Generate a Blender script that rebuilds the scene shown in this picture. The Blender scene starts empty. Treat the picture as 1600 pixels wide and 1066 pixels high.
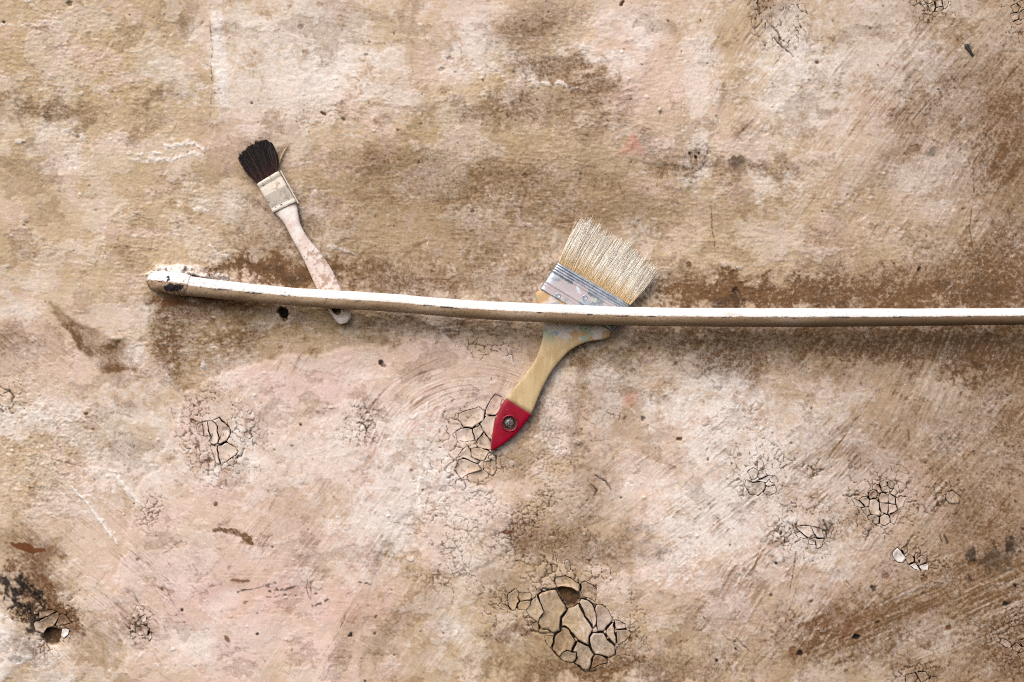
import bpy, bmesh, math, random
import numpy as np
from mathutils import Vector

random.seed(7)
RNG = np.random.default_rng(7)
C = bpy.context.scene.collection
scn = bpy.context.scene

# ------------------------------------------------------------------ camera, light, exposure
S = 0.0008            # metres of wall per unit of the layout grid (1600 x 1066 units in view)
Z0 = 1.5              # height of the middle of the view above the ground
LENS = 60.0
DIST = 1600 * S * LENS / 36.0
SUN_EL, SUN_AZ = 48.0, -30.0      # azimuth measured from the wall's outward normal (-Y), negative = to the left

cam_d = bpy.data.cameras.new("camera"); cam = bpy.data.objects.new("camera", cam_d); C.objects.link(cam)
cam_d.lens = LENS; cam_d.sensor_width = 36.0; cam_d.clip_start = 0.05; cam_d.clip_end = 100
cam.location = (0, -DIST, Z0); cam.rotation_euler = (math.radians(90), 0, 0)
scn.camera = cam

w = bpy.data.worlds.new("World"); scn.world = w; w.use_nodes = True
wn = w.node_tree.nodes; wl = w.node_tree.links
sky = wn.new("ShaderNodeTexSky"); sky.sky_type = 'NISHITA'; sky.sun_disc = False
sx, sy = math.sin(math.radians(SUN_AZ)), -math.cos(math.radians(SUN_AZ))
sky.sun_elevation = math.radians(SUN_EL); sky.sun_rotation = math.atan2(sx, sy)
sky.air_density = 1.0; sky.dust_density = 4.0; sky.ozone_density = 0.3
wl.new(sky.outputs[0], wn["Background"].inputs[0]); wn["Background"].inputs[1].default_value = 0.14

sd = bpy.data.lights.new("sun", 'SUN'); sun = bpy.data.objects.new("sun", sd); C.objects.link(sun)
sd.energy = 1.3; sd.angle = math.radians(50); sd.color = (1.0, 0.96, 0.91)
ce = math.cos(math.radians(SUN_EL))
to_sun = Vector((sx * ce, sy * ce, math.sin(math.radians(SUN_EL))))
sun.rotation_euler = (-to_sun).to_track_quat('-Z', 'Y').to_euler()
sun.location = (-2, -3, 5)

scn.view_settings.view_transform = 'Standard'; scn.view_settings.look = 'None'
scn.view_settings.gamma = 1.0; scn.view_settings.exposure = 0.52
scn.cycles.use_denoising = False; scn.cycles.filter_width = 1.1
scn.cycles.max_bounces = 12; scn.cycles.diffuse_bounces = 10; scn.cycles.transmission_bounces = 10

# ------------------------------------------------------------------ small helpers
def P(u, v, d=0.0):
    """layout units + distance in front of the wall in mm -> metres (objects in front are drawn in slightly)"""
    k = (DIST - d / 1000) / DIST
    return Vector(((u - 800) * S * k, -d / 1000, (533 - v) * S * k + Z0))

def sstep(a, b, x):
    t = np.clip((x - a) / (b - a), 0, 1); return t * t * (3 - 2 * t)

_perm = np.random.default_rng(11).permutation(4096).astype(np.int32)
_ang = np.random.default_rng(12).random(4096).astype(np.float32) * 2 * np.pi
_gx, _gy = np.cos(_ang), np.sin(_ang)
def pn(x, y, seed=0):
    xi = np.floor(x); yi = np.floor(y)
    fx = (x - xi).astype(np.float32); fy = (y - yi).astype(np.float32)
    xi = xi.astype(np.int32); yi = yi.astype(np.int32)
    def g(ix, iy, dx, dy):
        h = _perm[(_perm[(ix + seed * 57) & 4095] + iy * 31 + seed * 131) & 4095]
        return _gx[h] * dx + _gy[h] * dy
    u = fx * fx * fx * (fx * (fx * 6 - 15) + 10); v = fy * fy * fy * (fy * (fy * 6 - 15) + 10)
    a = g(xi, yi, fx, fy); b = g(xi + 1, yi, fx - 1, fy)
    c = g(xi, yi + 1, fx, fy - 1); d = g(xi + 1, yi + 1, fx - 1, fy - 1)
    return ((a + u * (b - a)) + v * ((c + u * (d - c)) - (a + u * (b - a)))) * 1.5
def fbm(x, y, scale, octs=3, seed=0, gain=0.5):
    out = 0; amp = 1; f = 1 / scale
    for i in range(octs):
        out = out + amp * pn(x * f, y * f, seed + i * 7); amp *= gain; f *= 2.03
    return out
def worley(x, y, scale, seed=0):
    """distance between nearest two cell points (0 on the cell borders)"""
    X = x / scale; Y = y / scale
    xi = np.floor(X).astype(np.int32); yi = np.floor(Y).astype(np.int32)
    f1 = np.full(X.shape, 9.0, np.float32); f2 = f1.copy()
    for i in (-1, 0, 1):
        for j in (-1, 0, 1):
            h = _perm[(_perm[(xi + i + seed * 57) & 4095] + (yi + j) * 31) & 4095]
            px = xi + i + (h & 63) / 64.0; py = yi + j + ((h >> 6) & 63) / 64.0
            d = np.sqrt((X - px) ** 2 + (Y - py) ** 2)
            f2 = np.where(d < f1, f1, np.minimum(f2, d)); f1 = np.minimum(f1, d)
    return f2 - f1

def mesh_obj(name, verts, faces, mat, parent=None, smooth=True):
    me = bpy.data.meshes.new(name); me.from_pydata(verts, [], faces); me.update()
    me.materials.append(mat)
    if smooth: me.polygons.foreach_set("use_smooth", [True] * len(me.polygons))
    o = bpy.data.objects.new(name, me); C.objects.link(o)
    if parent: o.parent = parent
    return o
def tag(o, label=None, cat=None, group=None, kind=None):
    for k, v in (('label', label), ('category', cat), ('group', group), ('kind', kind)):
        if v: o[k] = v
    return o
def thing(name, label, cat, loc):
    o = bpy.data.objects.new(name, None); o.empty_display_size = 0.02; C.objects.link(o); o.location = loc
    return tag(o, label, cat)
def adopt(o, root):
    o.parent = root; o.matrix_parent_inverse.identity()
    me = o.data
    me.transform(__import__('mathutils').Matrix.Translation(-root.location))
    return o
def fattr(o, name, vals):
    a = o.data.attributes.new(name, 'FLOAT', 'POINT'); a.data.foreach_set("value", np.asarray(vals, np.float32))

# ------------------------------------------------------------------ node helpers
class N:
    def __init__(s, name):
        s.m = bpy.data.materials.new(name); s.m.use_nodes = True
        s.t = s.m.node_tree; s.b = s.t.nodes["Principled BSDF"]
    def n(s, typ, **kw):
        x = s.t.nodes.new(typ)
        for k, v in kw.items(): setattr(x, k, v)
        return x
    def l(s, a, b): s.t.links.new(a, b)
    def coord(s, out='Object', scale=(1, 1, 1), rot=(0, 0, 0)):
        tc = s.n("ShaderNodeTexCoord"); mp = s.n("ShaderNodeMapping")
        mp.inputs['Scale'].default_value = scale; mp.inputs['Rotation'].default_value = rot
        s.l(tc.outputs[out], mp.inputs[0]); return mp.outputs[0]
    def noise(s, co, scale, detail=3, rough=0.55, dist=0.0):
        x = s.n("ShaderNodeTexNoise"); x.inputs['Scale'].default_value = scale
        x.inputs['Detail'].default_value = detail; x.inputs['Roughness'].default_value = rough
        x.inputs['Distortion'].default_value = dist
        s.l(co, x.inputs['Vector']); return x.outputs[0]
    def ramp(s, fac, a, b, lo=0.0, hi=1.0):
        x = s.n("ShaderNodeMapRange"); x.interpolation_type = 'SMOOTHSTEP'
        for i, v in ((1, a), (2, b), (3, lo), (4, hi)): x.inputs[i].default_value = v
        s.l(fac, x.inputs[0]); return x.outputs[0]
    def math(s, op, a, b=None):
        x = s.n("ShaderNodeMath", operation=op); x.use_clamp = False
        for i, v in enumerate((a, b)):
            if v is None: continue
            if isinstance(v, (int, float)): x.inputs[i].default_value = v
            else: s.l(v, x.inputs[i])
        return x.outputs[0]
    def mix(s, fac, a, b):
        x = s.n("ShaderNodeMix", data_type='RGBA'); x.clamp_factor = True
        for i, v in ((0, fac), (6, a), (7, b)):
            if isinstance(v, (int, float)): x.inputs[i].default_value = v
            elif isinstance(v, tuple): x.inputs[i].default_value = (*v, 1)
            else: s.l(v, x.inputs[i])
        return x.outputs[2]
    def attr(s, name):
        x = s.n("ShaderNodeAttribute"); x.attribute_name = name; return x
    def bump(s, h, strength, dist=0.001):
        x = s.n("ShaderNodeBump"); x.inputs['Strength'].default_value = strength; x.inputs['Distance'].default_value = dist
        s.l(h, x.inputs['Height']); s.l(x.outputs[0], s.b.inputs['Normal'])
    def done(s, col, rough=0.6, metal=0.0, spec=0.4):
        for k, v in (('Base Color', col), ('Roughness', rough), ('Metallic', metal), ('Specular IOR Level', spec)):
            if isinstance(v, (int, float)): s.b.inputs[k].default_value = v
            elif isinstance(v, tuple): s.b.inputs[k].default_value = (*v, 1)
            else: s.l(v, s.b.inputs[k])
        return s.m

# ------------------------------------------------------------------ materials
def mat_plaster():
    k = N("weathered_plaster")
    A = k.attr("wear_a"); B = k.attr("wear_shade_b"); Cc = k.attr("wear_c")
    def split(a):
        x = k.n("ShaderNodeSeparateColor"); k.l(a.outputs['Color'], x.inputs[0]); return x.outputs
    ochre, pink, lime = split(A)[:3]; grime, soot_shade, rust = split(B)[:3]; red, mott, fine = split(Cc)[:3]
    co = k.coord('Object')
    n1 = k.noise(co, 14, 6, .62); n2 = k.noise(co, 90, 5, .65); n3 = k.noise(co, 430, 4, .75); n4 = k.noise(co, 210, 4, .7)
    # a stain sits patchily: its edge and body break up with the grain of the plaster
    def broken(f, a, b):
        g = k.math('ADD', k.math('MULTIPLY', k.math('SUBTRACT', n3, .5), a), k.math('MULTIPLY', k.math('SUBTRACT', n4, .5), b))
        g = k.math('ADD', g, k.math('MULTIPLY', k.math('SUBTRACT', .5, mott), -1.6))
        return k.math('MULTIPLY', f, k.math('MAXIMUM', k.math('ADD', 1.0, g), 0.0))
    grime = k.math('MULTIPLY', broken(grime, .9, 1.9), 1.2); lime = broken(lime, -.8, -1.8); pink = broken(pink, -.8, -1.0)
    base = k.mix(k.ramp(n1, .3, .72), (.485, .355, .240), (.62, .49, .37))
    base = k.mix(ochre, base, k.mix(n2, (.37, .262, .135), (.53, .405, .25)))
    base = k.mix(pink, base, (.69, .515, .468))
    base = k.mix(lime, base, k.mix(n2, (.73, .665, .62), (.85, .815, .79)))
    # mottling: per-vertex tone noise (grain of the plaster, both ways)
    base = k.mix(k.ramp(mott, .5, 1.0, 0, .78), base, (.155, .09, .048))
    base = k.mix(k.ramp(mott, .5, 0.0, 0, .75), base, (.80, .735, .67))
    base = k.mix(k.ramp(n3, .44, .26, 0, .35), base, (.78, .69, .60))
    base = k.mix(k.ramp(n3, .56, .76, 0, .40), base, (.20, .12, .07))
    base = k.mix(grime, base, k.mix(n2, (.085, .042, .018), (.205, .115, .055)))  # soiling, with the painted vignette darkening in the same mask
    base = k.mix(red, base, (.58, .19, .14))
    base = k.mix(rust, base, (.13, .043, .012))
    base = k.mix(soot_shade, base, (.016, .011, .009))
    h = k.math('ADD', k.math('ADD', k.math('MULTIPLY', n3, .9), n4), n2)
    k.bump(h, .19, .0012)
    return k.done(base, .88, 0, .18)
M_WALL = mat_plaster()

def mat_pipe():
    k = N("worn_white_pipe_paint")
    ang = k.attr("around").outputs['Fac']; chip = k.attr("chip").outputs['Fac']; end = k.attr("along").outputs['Fac']
    co = k.coord('Object', (1, 1, 1)); st = k.coord('Object', (.22, 1, 1))
    n1 = k.noise(st, 60, 5, .6); n2 = k.noise(co, 320, 4, .65); n3 = k.noise(st, 260, 4, .7)
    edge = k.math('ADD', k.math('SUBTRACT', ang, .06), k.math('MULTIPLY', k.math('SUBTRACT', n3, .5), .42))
    under = k.mix(k.ramp(n1, .3, .7), (.27, .18, .10), (.44, .32, .215))  # tan lower half: second paint colour with the underside's shade mixed in
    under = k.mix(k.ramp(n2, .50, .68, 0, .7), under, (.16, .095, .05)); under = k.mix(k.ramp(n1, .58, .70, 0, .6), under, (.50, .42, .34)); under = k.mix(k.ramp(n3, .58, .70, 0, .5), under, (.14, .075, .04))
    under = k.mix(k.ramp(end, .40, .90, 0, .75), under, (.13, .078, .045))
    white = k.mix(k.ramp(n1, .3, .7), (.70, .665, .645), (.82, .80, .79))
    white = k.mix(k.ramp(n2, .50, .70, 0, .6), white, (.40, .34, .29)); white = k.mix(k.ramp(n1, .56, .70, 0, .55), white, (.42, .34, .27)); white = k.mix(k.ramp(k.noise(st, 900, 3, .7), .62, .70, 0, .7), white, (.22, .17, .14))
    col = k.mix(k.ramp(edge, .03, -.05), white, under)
    seam = k.math('ABSOLUTE', edge, None)
    flake = k.math('MULTIPLY', k.ramp(seam, .16, .03), k.ramp(n3, .53, .58))
    col = k.mix(flake, col, (.05, .032, .024))
    col = k.mix(k.math('MULTIPLY', k.ramp(n2, .62, .66), k.ramp(end, .32, .0)), col, (.20, .17, .17))
    col = k.mix(k.ramp(k.math('ADD', chip, k.math('MULTIPLY', k.math('SUBTRACT', k.noise(co, 170, 4, .7), .5), k.math('MULTIPLY', k.ramp(chip, 0.0, .05), 3.0))), .40, .48), col, (.028, .022, .026))
    k.bump(k.math('ADD', n2, n1), .3, .0012)
    return k.done(col, .62, 0, .28)
M_PIPE = mat_pipe()

def mat_simple(name, a, b, scale, rough, metal=0, spec=.4, bump=.2, stretch=(1, 1, 1), dirt=None, lo=.35, hi=.65):
    k = N(name); co = k.coord('Object', stretch)
    n = k.noise(co, scale, 5, .6); col = k.mix(k.ramp(n, lo, hi), a, b)
    if dirt:
        n2 = k.noise(k.coord('Object'), dirt[1], 4, .65); col = k.mix(k.ramp(n2, dirt[2], dirt[2] + .1, 0, dirt[3]), col, dirt[0])
    k.bump(n, bump, .001); return k.done(col, rough, metal, spec)

def mat_ferrule(name, base_a, base_b, metal, patches, rough, start=-1.0):
    k = N(name); co = k.coord('Object')
    n = k.noise(co, 160, 5, .65); col = k.mix(k.ramp(n, .3, .7), base_a, base_b)
    met = metal
    inv = k.math('MULTIPLY', 1.0, 1.0)
    cover = None
    for i, (c, sc, th, off) in enumerate(patches):
        mp = k.n("ShaderNodeMapping"); mp.inputs['Location'].default_value = (off, off * 1.7, off * .6)
        k.l(co, mp.inputs[0]); nn = k.noise(mp.outputs[0], sc, 3, .6)
        f = k.math('MULTIPLY', k.ramp(nn, th, th + .05), k.ramp(k.attr('up').outputs['Fac'], start, start + .04)); col = k.mix(f, col, c)
        cover = f if cover is None else k.math('MAXIMUM', cover, f)
    metf = k.math('MULTIPLY', k.math('SUBTRACT', 1.0, cover), metal)
    n2 = k.noise(co, 500, 3, .6); col = k.mix(k.ramp(n2, .66, .72, 0, .8), col, (.04, .03, .03))
    k.bump(n, .25, .0008)
    return k.done(col, rough, metf, .5)
M_FER_L = mat_ferrule("paint_spotted_tin", (.27, .30, .35), (.50, .54, .60), .7,
                      [((.46, .405, .425), 34, .53, 3.1), ((.40, .46, .38), 60, .62, 7.7), ((.60, .68, .76), 70, .64, 1.3)], .36, .34)
M_FER_S = mat_ferrule("paint_crusted_tin", (.52, .45, .39), (.66, .60, .54), .35,
                      [((.60, .54, .465), 70, .44, 2.2), ((.42, .33, .24), 95, .60, 5.2), ((.66, .58, .50), 60, .58, 9.0)], .55)

def mat_wood():
    k = N("varnished_pale_wood"); t = k.attr("up").outputs['Fac']; co = k.coord('Object')
    gr = k.noise(k.coord('Object', (1, 1, .25), (0, math.radians(29), 0)), 130, 4, .6)
    col = k.mix(k.ramp(gr, .3, .7), (.47, .33, .165), (.60, .455, .26))
    top = k.ramp(t, .46, .62)
    for c, sc, th, off in (((.52, .34, .17), 30, .47, 0.0), ((.62, .54, .49), 42, .50, 4.0), ((.36, .42, .31), 40, .55, 8.0), ((.28, .37, .50), 60, .62, 2.4), ((.74, .70, .62), 90, .66, 6.1), ((.17, .09, .04), 160, .68, 3.3)):
        mp = k.n("ShaderNodeMapping"); mp.inputs['Location'].default_value = (off, off * .3, off * .7)
        k.l(co, mp.inputs[0]); nn = k.noise(mp.outputs[0], sc, 3, .6)
        col = k.mix(k.math('MULTIPLY', k.ramp(nn, th, th + .05), top), col, c)
    sc_ = k.noise(co, 240, 4, .7); col = k.mix(k.ramp(sc_, .60, .70, 0, .55), col, (.22, .13, .06)); col = k.mix(k.ramp(k.noise(co, 26, 3, .6), .54, .70, 0, .35), col, (.36, .24, .12))
    k.bump(gr, .12, .0008); return k.done(col, .42, 0, .45)
M_WOOD = mat_wood()

def mat_small_handle():
    k = N("pink_limewashed_handle"); t = k.attr("up").outputs['Fac']; co = k.coord('Object')
    n1 = k.noise(co, 60, 4, .6); n2 = k.noise(co, 200, 4, .65)
    col = k.mix(k.ramp(n1, .3, .7), (.66, .53, .47), (.83, .77, .73))
    br = k.math('ADD', k.math('MULTIPLY', k.math('SUBTRACT', n1, .5), 1.2), k.math('MULTIPLY', k.math('SUBTRACT', n2, .5), .8))
    zone = k.ramp(k.math('ABSOLUTE', k.math('SUBTRACT', t, .44)), .26, .06)
    zone2 = k.math('MULTIPLY', k.ramp(k.math('ABSOLUTE', k.math('SUBTRACT', t, .97)), .12, .0), .8)
    f = k.ramp(k.math('ADD', br, k.math('MULTIPLY', k.math('MAXIMUM', zone, zone2), .42)), .33, .53, 0, .75)
    col = k.mix(f, col, (.34, .185, .10))
    col = k.mix(k.ramp(n2, .56, .68, 0, .6), col, (.42, .25, .17))
    k.bump(n2, .4, .0012); return k.done(col, .6, 0, .3)
M_SHANDLE = mat_small_handle()

def mat_bristle(name, root, tip, rough, dark=None, a=.15, b=.75):
    k = N(name); t = k.attr("t").outputs['Fac']; r = k.attr("rnd").outputs['Fac']
    tt = k.math('ADD', t, k.math('MULTIPLY', k.math('SUBTRACT', r, .5), .5))
    col = k.mix(k.ramp(tt, a, b), root, tip)
    if dark: col = k.mix(k.ramp(r, .86, .9, 0, .75), col, dark)
    m = k.done(col, rough, 0, .3)
    tr = k.n("ShaderNodeBsdfTranslucent"); k.l(col, tr.inputs['Color']); mx = k.n("ShaderNodeMixShader"); mx.inputs[0].default_value = .14
    out = next(x for x in k.t.nodes if x.type == 'OUTPUT_MATERIAL')
    k.l(k.b.outputs[0], mx.inputs[1]); k.l(tr.outputs[0], mx.inputs[2]); k.l(mx.outputs[0], out.inputs['Surface'])
    return m
M_BR_L = mat_bristle("cream_hog_bristle", (.74, .53, .26), (.97, .93, .84), .5, (.62, .42, .19), .06, .40)
M_BR_S = mat_bristle("black_bristle", (.045, .016, .014), (.016, .012, .013), .5, (.16, .10, .075), .0, .5)
M_RED = mat_simple("crimson_dipped_lacquer", (.22, .001, .014), (.29, .002, .022), 80, .30, 0, .35, .12, dirt=((.55, .10, .13), 420, .61, .5))
M_SCREW = mat_simple("tarnished_steel", (.035, .028, .028), (.36, .33, .32), 480, .45, .7, .5, .6)
M_NAIL = mat_simple("dull_steel_nail", (.45, .40, .36), (.75, .70, .66), 500, .5, .4)
M_CHIP = mat_simple("black_flake", (.012, .010, .009), (.045, .036, .028), 500, .5, 0, .4, .6)
M_GOLD = mat_simple("pale_straw", (.45, .30, .14), (.60, .46, .28), 300, .6)

# ------------------------------------------------------------------ cracked patches: outlines of the flakes, traced in patch units
def patch(ox, oy, sc, polys):
    return [([(ox + x / sc, oy + y / sc) for x, y in p], ins) for p, ins in polys]
FLAKES = []
FLAKES += patch(760, 860, 5.173, [
 ([(415,360),(450,328),(560,312),(600,385),(645,440),(655,480),(610,540),(600,600),(597,655),(550,680),(500,650),(435,640),(420,590),(430,550),(465,500),(440,440)],1.3),
 ([(405,350),(440,440),(465,500),(430,550),(418,585),(385,560),(350,545),(335,500),(330,480),(360,450),(365,400),(395,380)],.6),
 ([(660,465),(700,460),(745,425),(775,490),(800,540),(840,590),(860,640),(850,670),(830,695),(825,770),(780,745),(735,725),(700,680),(665,640),(630,615),(605,615),(605,550),(650,490)],1.35),
 ([(550,690),(600,655),(605,620),(635,620),(665,645),(700,690),(725,735),(700,790),(695,820),(650,810),(610,830),(585,860),(530,800),(545,740)],1.15),
 ([(585,860),(612,830),(650,812),(695,825),(725,825),(730,870),(710,905),(660,910),(620,895)],.7),
 ([(735,735),(780,752),(825,775),(850,810),(870,840),(855,880),(845,930),(830,970),(800,970),(750,940),(712,908),(732,870),(725,822),(697,815),(705,790)],1.05),
 ([(875,842),(930,850),(985,885),(975,915),(920,925),(870,950),(835,965),(848,910),(860,870)],.9),
 ([(862,665),(900,660),(950,665),(965,700),(1000,740),(1045,780),(1045,845),(990,875),(930,848),(875,838),(835,775),(832,700)],1.2),
 ([(750,415),(770,385),(820,400),(860,435),(878,480),(893,530),(890,600),(862,640),(840,585),(800,535),(775,480)],1.1),
 ([(890,435),(940,440),(980,480),(1030,560),(1000,595),(960,630),(955,655),(900,655),(890,600),(893,530),(875,470)],.7),
 ([(970,640),(1000,600),(1027,580),(1035,650),(1050,700),(1045,770),(1000,725),(968,680)],1.1),
 ([(1035,565),(1080,570),(1130,605),(1130,630),(1045,640)],.6),
 ([(1050,645),(1130,640),(1170,660),(1165,700),(1120,740),(1060,770),(1055,700)],.5),
 ([(770,270),(800,250),(850,280),(890,310),(890,380),(880,420),(830,390),(775,370),(765,330)],.7),
 ([(560,215),(640,205),(700,240),(750,270),(755,330),(730,330),(690,300),(600,290),(570,300),(550,250)],.55),
 ([(255,350),(300,345),(350,335),(370,380),(355,400),(270,410),(258,380)],.5),
 ([(175,350),(235,310),(265,345),(250,380),(265,410),(245,430),(235,485),(210,490),(180,450),(170,400)],.6),
 ([(270,415),(355,405),(360,440),(325,485),(290,485),(250,480),(250,440)],.5),
 ([(95,440),(120,425),(180,460),(200,490),(140,480),(110,470)],.5),
 ([(635,80),(665,75),(682,120),(680,175),(650,160),(632,115)],.45),
 ([(370,590),(415,575),(425,640),(430,655),(385,650),(368,620)],.5),
 ([(470,690),(545,690),(538,740),(520,790),(480,740)],.5),
])
FLAKES += patch(1310, 730, 9.69, [
 ([(445,420),(470,365),(530,340),(580,360),(605,400),(575,470),(480,485)],.75),
 ([(615,430),(640,400),(690,390),(760,430),(765,545),(700,545),(620,540)],.55),
 ([(760,430),(780,410),(865,460),(865,560),(800,550),(765,545)],.55),
 ([(620,545),(700,548),(765,560),(765,640),(740,720),(650,685),(625,620)],.6),
 ([(770,560),(865,562),(890,640),(850,680),(745,718),(768,640)],.6),
 ([(480,495),(565,480),(610,535),(620,640),(650,695),(620,740),(570,730),(490,715),(465,640),(465,560)],.7),
 ([(440,745),(490,718),(570,728),(620,760),(620,860),(530,870),(520,820),(450,790)],.75),
 ([(630,750),(690,720),(750,725),(780,770),(780,840),(735,870),(705,895),(630,865)],.75),
 ([(315,490),(370,450),(435,450),(465,490),(460,560),(465,600),(410,605)],.65),
 ([(345,625),(405,605),(462,610),(468,650),(490,712),(440,745),(380,690)],.6),
 ([(190,460),(240,470),(310,510),(400,605),(330,615),(245,580)],.6),
 ([(870,465),(940,440),(1040,460),(1000,540),(990,600),(900,650),(875,580)],.6),
 ([(520,280),(560,250),(610,270),(665,380),(610,400),(570,350),(515,335)],.6),
 ([(620,260),(640,215),(705,185),(745,255),(730,280),(665,305),(700,385),(670,375)],.55),
 ([(755,215),(820,210),(850,265),(830,320),(790,325),(740,285)],.5),
 ([(675,305),(735,290),(790,330),(780,400),(690,380)],.5),
 ([(785,400),(835,320),(900,390),(860,450)],.5),
 ([(780,730),(850,690),(890,660),(930,690),(880,800),(850,880),(785,840)],.5),
])
FLAKES += patch(300, 610, 8.2, [
 ([(205,395),(260,390),(290,410),(330,465),(318,520),(350,610),(330,685),(270,700),(225,650),(250,600),(215,520)],.75),
 ([(262,388),(350,350),(430,430),(490,480),(495,560),(470,620),(445,655),(370,695),(335,680),(352,600),(322,510),(335,465),(292,408)],.95),
 ([(130,410),(200,390),(210,520),(240,590),(160,580),(145,480)],.5),
 ([(70,430),(128,412),(143,480),(158,580),(90,570),(60,500)],.4),
 ([(325,710),(380,700),(450,665),(500,700),(560,720),(590,780),(560,825),(500,870),(440,920),(375,935),(340,850)],.8),
 ([(230,700),(320,710),(335,850),(370,940),(320,940),(280,850)],.6),
 ([(680,540),(750,515),(770,590),(745,625),(690,600)],.6),
])
FLAKES += [(p, i * .62) for p, i in patch(690, 480, 3.555, [
 ([(95,590),(160,570),(205,555),(240,575),(235,630),(170,670),(120,665),(92,622)],.75),
 ([(243,575),(270,520),(297,482),(335,500),(330,560),(305,600),(245,597)],.85),
 ([(245,605),(300,607),(285,700),(270,740),(235,690),(215,650),(237,625)],.75),
 ([(172,675),(215,655),(235,690),(190,750),(180,710)],.75),
 ([(80,690),(125,672),(168,680),(185,740),(130,750),(82,740)],.5),
 ([(190,755),(235,695),(270,742),(290,780),(270,795),(205,780)],.6),
 ([(165,785),(205,780),(265,800),(240,850),(215,855),(165,830)],.7),
 ([(90,825),(140,770),(160,790),(165,830),(215,860),(200,870),(130,840)],.45),
 ([(75,910),(95,845),(130,845),(200,872),(225,900),(150,925),(110,955)],.55),
 ([(230,860),(290,850),(310,900),(285,940),(235,905)],.45),
])]
FLAKES += patch(1140, 700, 3.478, [
 ([(100,130),(130,108),(160,128),(152,165),(125,178)],.45),([(160,125),(195,115),(205,150),(165,168),(155,160)],.45),
 ([(80,200),(92,170),(130,190),(185,180),(200,208),(180,240),(155,260),(110,255)],.8),([(200,210),(250,205),(262,240),(215,260),(182,245)],.5),
 ([(128,186),(165,172),(205,152),(238,150),(200,190),(160,182)],.5),([(215,165),(250,150),(265,185),(225,190)],.35),
 ([(360,465),(385,455),(405,475),(425,495),(365,485)],.5),([(365,430),(400,420),(440,425),(460,470),(430,490),(400,470)],.55),
 ([(430,497),(470,490),(468,530),(430,525)],.5),([(470,495),(515,495),(500,540),(472,548)],.5),([(440,425),(500,440),(520,490),(470,487)],.55),
 ([(1180,240),(1215,232),(1255,265),(1250,300),(1190,300),(1170,275)],.6),
])
FLAKES += patch(1300, 850, 4.937, [
 ([(462,70),(500,30),(530,50),(575,110),(545,150),(500,140),(470,100)],.75),([(535,35),(575,15),(585,55),(560,82)],.55),
 ([(575,95),(610,85),(635,110),(630,140),(590,160),(570,130)],.6),([(640,85),(665,60),(668,150),(640,140)],.55),
 ([(595,165),(640,145),(685,205),(630,195)],.6),([(672,170),(745,145),(748,208),(690,200)],.6),([(680,95),(725,85),(735,138),(680,165)],.55),
 ([(1290,760),(1310,730),(1350,740),(1385,770),(1380,810),(1340,800)],.75),([(1390,790),(1430,760),(1470,800),(1440,840),(1400,825)],.75),
 ([(1375,610),(1400,590),(1425,630),(1390,642)],.6),([(1435,850),(1480,830),(1500,885),(1450,885)],.7),([(1440,745),(1490,730),(1500,790),(1472,795)],.7),([(1395,570),(1430,550),(1450,580),(1420,590)],.5),
 ([(570,1010),(640,995),(660,1030),(645,1080),(575,1080)],.8),([(645,990),(720,985),(760,1030),(690,1080),(662,1025)],.8),([(762,1025),(810,1020),(812,1080),(752,1080)],.8),
])
FLAKES += patch(1200, 0, 3.9475, [
 ([(990,30),(1020,10),(1030,45),(1025,75),(1000,70)],.5),([(1030,5),(1070,-5),(1080,40),(1035,45)],.5),([(1075,-5),(1112,5),(1112,42),(1085,60),(1080,40)],.55),
 ([(950,-5),(1015,-10),(1018,10),(990,28)],.4),([(1035,47),(1080,42),(1082,62),(1030,78)],.45),
 ([(1500,40),(1530,20),(1555,45),(1545,75),(1515,80)],.55),([(1495,90),(1515,82),(1548,80),(1545,120),(1510,132)],.55),([(1535,15),(1575,0),(1590,45),(1557,45)],.5),
 ([(1550,80),(1590,50),(1600,110),(1548,125)],.55),([(1512,135),(1545,122),(1580,135),(1540,158)],.55),
])
FLAKES += patch(0, 820, 4.333, [
 ([(225,668),(300,632),(390,590),(398,625),(362,690),(318,702),(290,740),(240,715)],.6),([(402,612),(430,600),(485,662),(440,680),(372,688)],.75),
 ([(412,745),(420,705),(472,705),(465,745),(430,775)],.8),([(260,590),(330,575),(385,585),(300,628),(262,635)],.5),
 ([(915,735),(920,690),(950,690),(990,683),(1015,702),(1000,748),(950,755)],.55),([(955,625),(990,605),(1000,655),(965,660)],.4),([(1000,750),(1020,720),(1030,770),(1005,790)],.5),
])
HOLES = [  # fallen-out pieces: outline, depth in mm
 ([(760+x/5.173, 860+y/5.173) for x, y in [(570,310),(600,295),(690,305),(740,350),(762,380),(742,422),(715,455),(660,462),(640,430),(600,380)]], 9),
 ([(x/4.333, 820+y/4.333) for x, y in [(278,765),(310,712),(365,700),(408,712),(405,770),(382,815),(330,812)]], 8),
]

# ------------------------------------------------------------------ the wall: relief and wear computed on one grid
STEP = 1.36
fx = np.arange(-24, 1624.1, STEP); fy = np.arange(-24, 1090.1, STEP)
grow = np.cumsum(np.linspace(2, 46, 44))
XS = np.concatenate([(fx[0] - grow)[::-1], fx, fx[-1] + grow]).astype(np.float32)
YS = np.concatenate([(fy[0] - grow)[::-1], fy, fy[-1] + grow]).astype(np.float32)
NX, NY = len(XS), len(YS)
X, Y = np.meshgrid(XS, YS)
H = np.zeros((NY, NX), np.float32)
MK = {k: np.zeros((NY, NX), np.float32) for k in ('ochre', 'pink', 'lime', 'grime', 'soot_shade', 'rust', 'red')}  # grime holds soiling and painted vignette darkening

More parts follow.
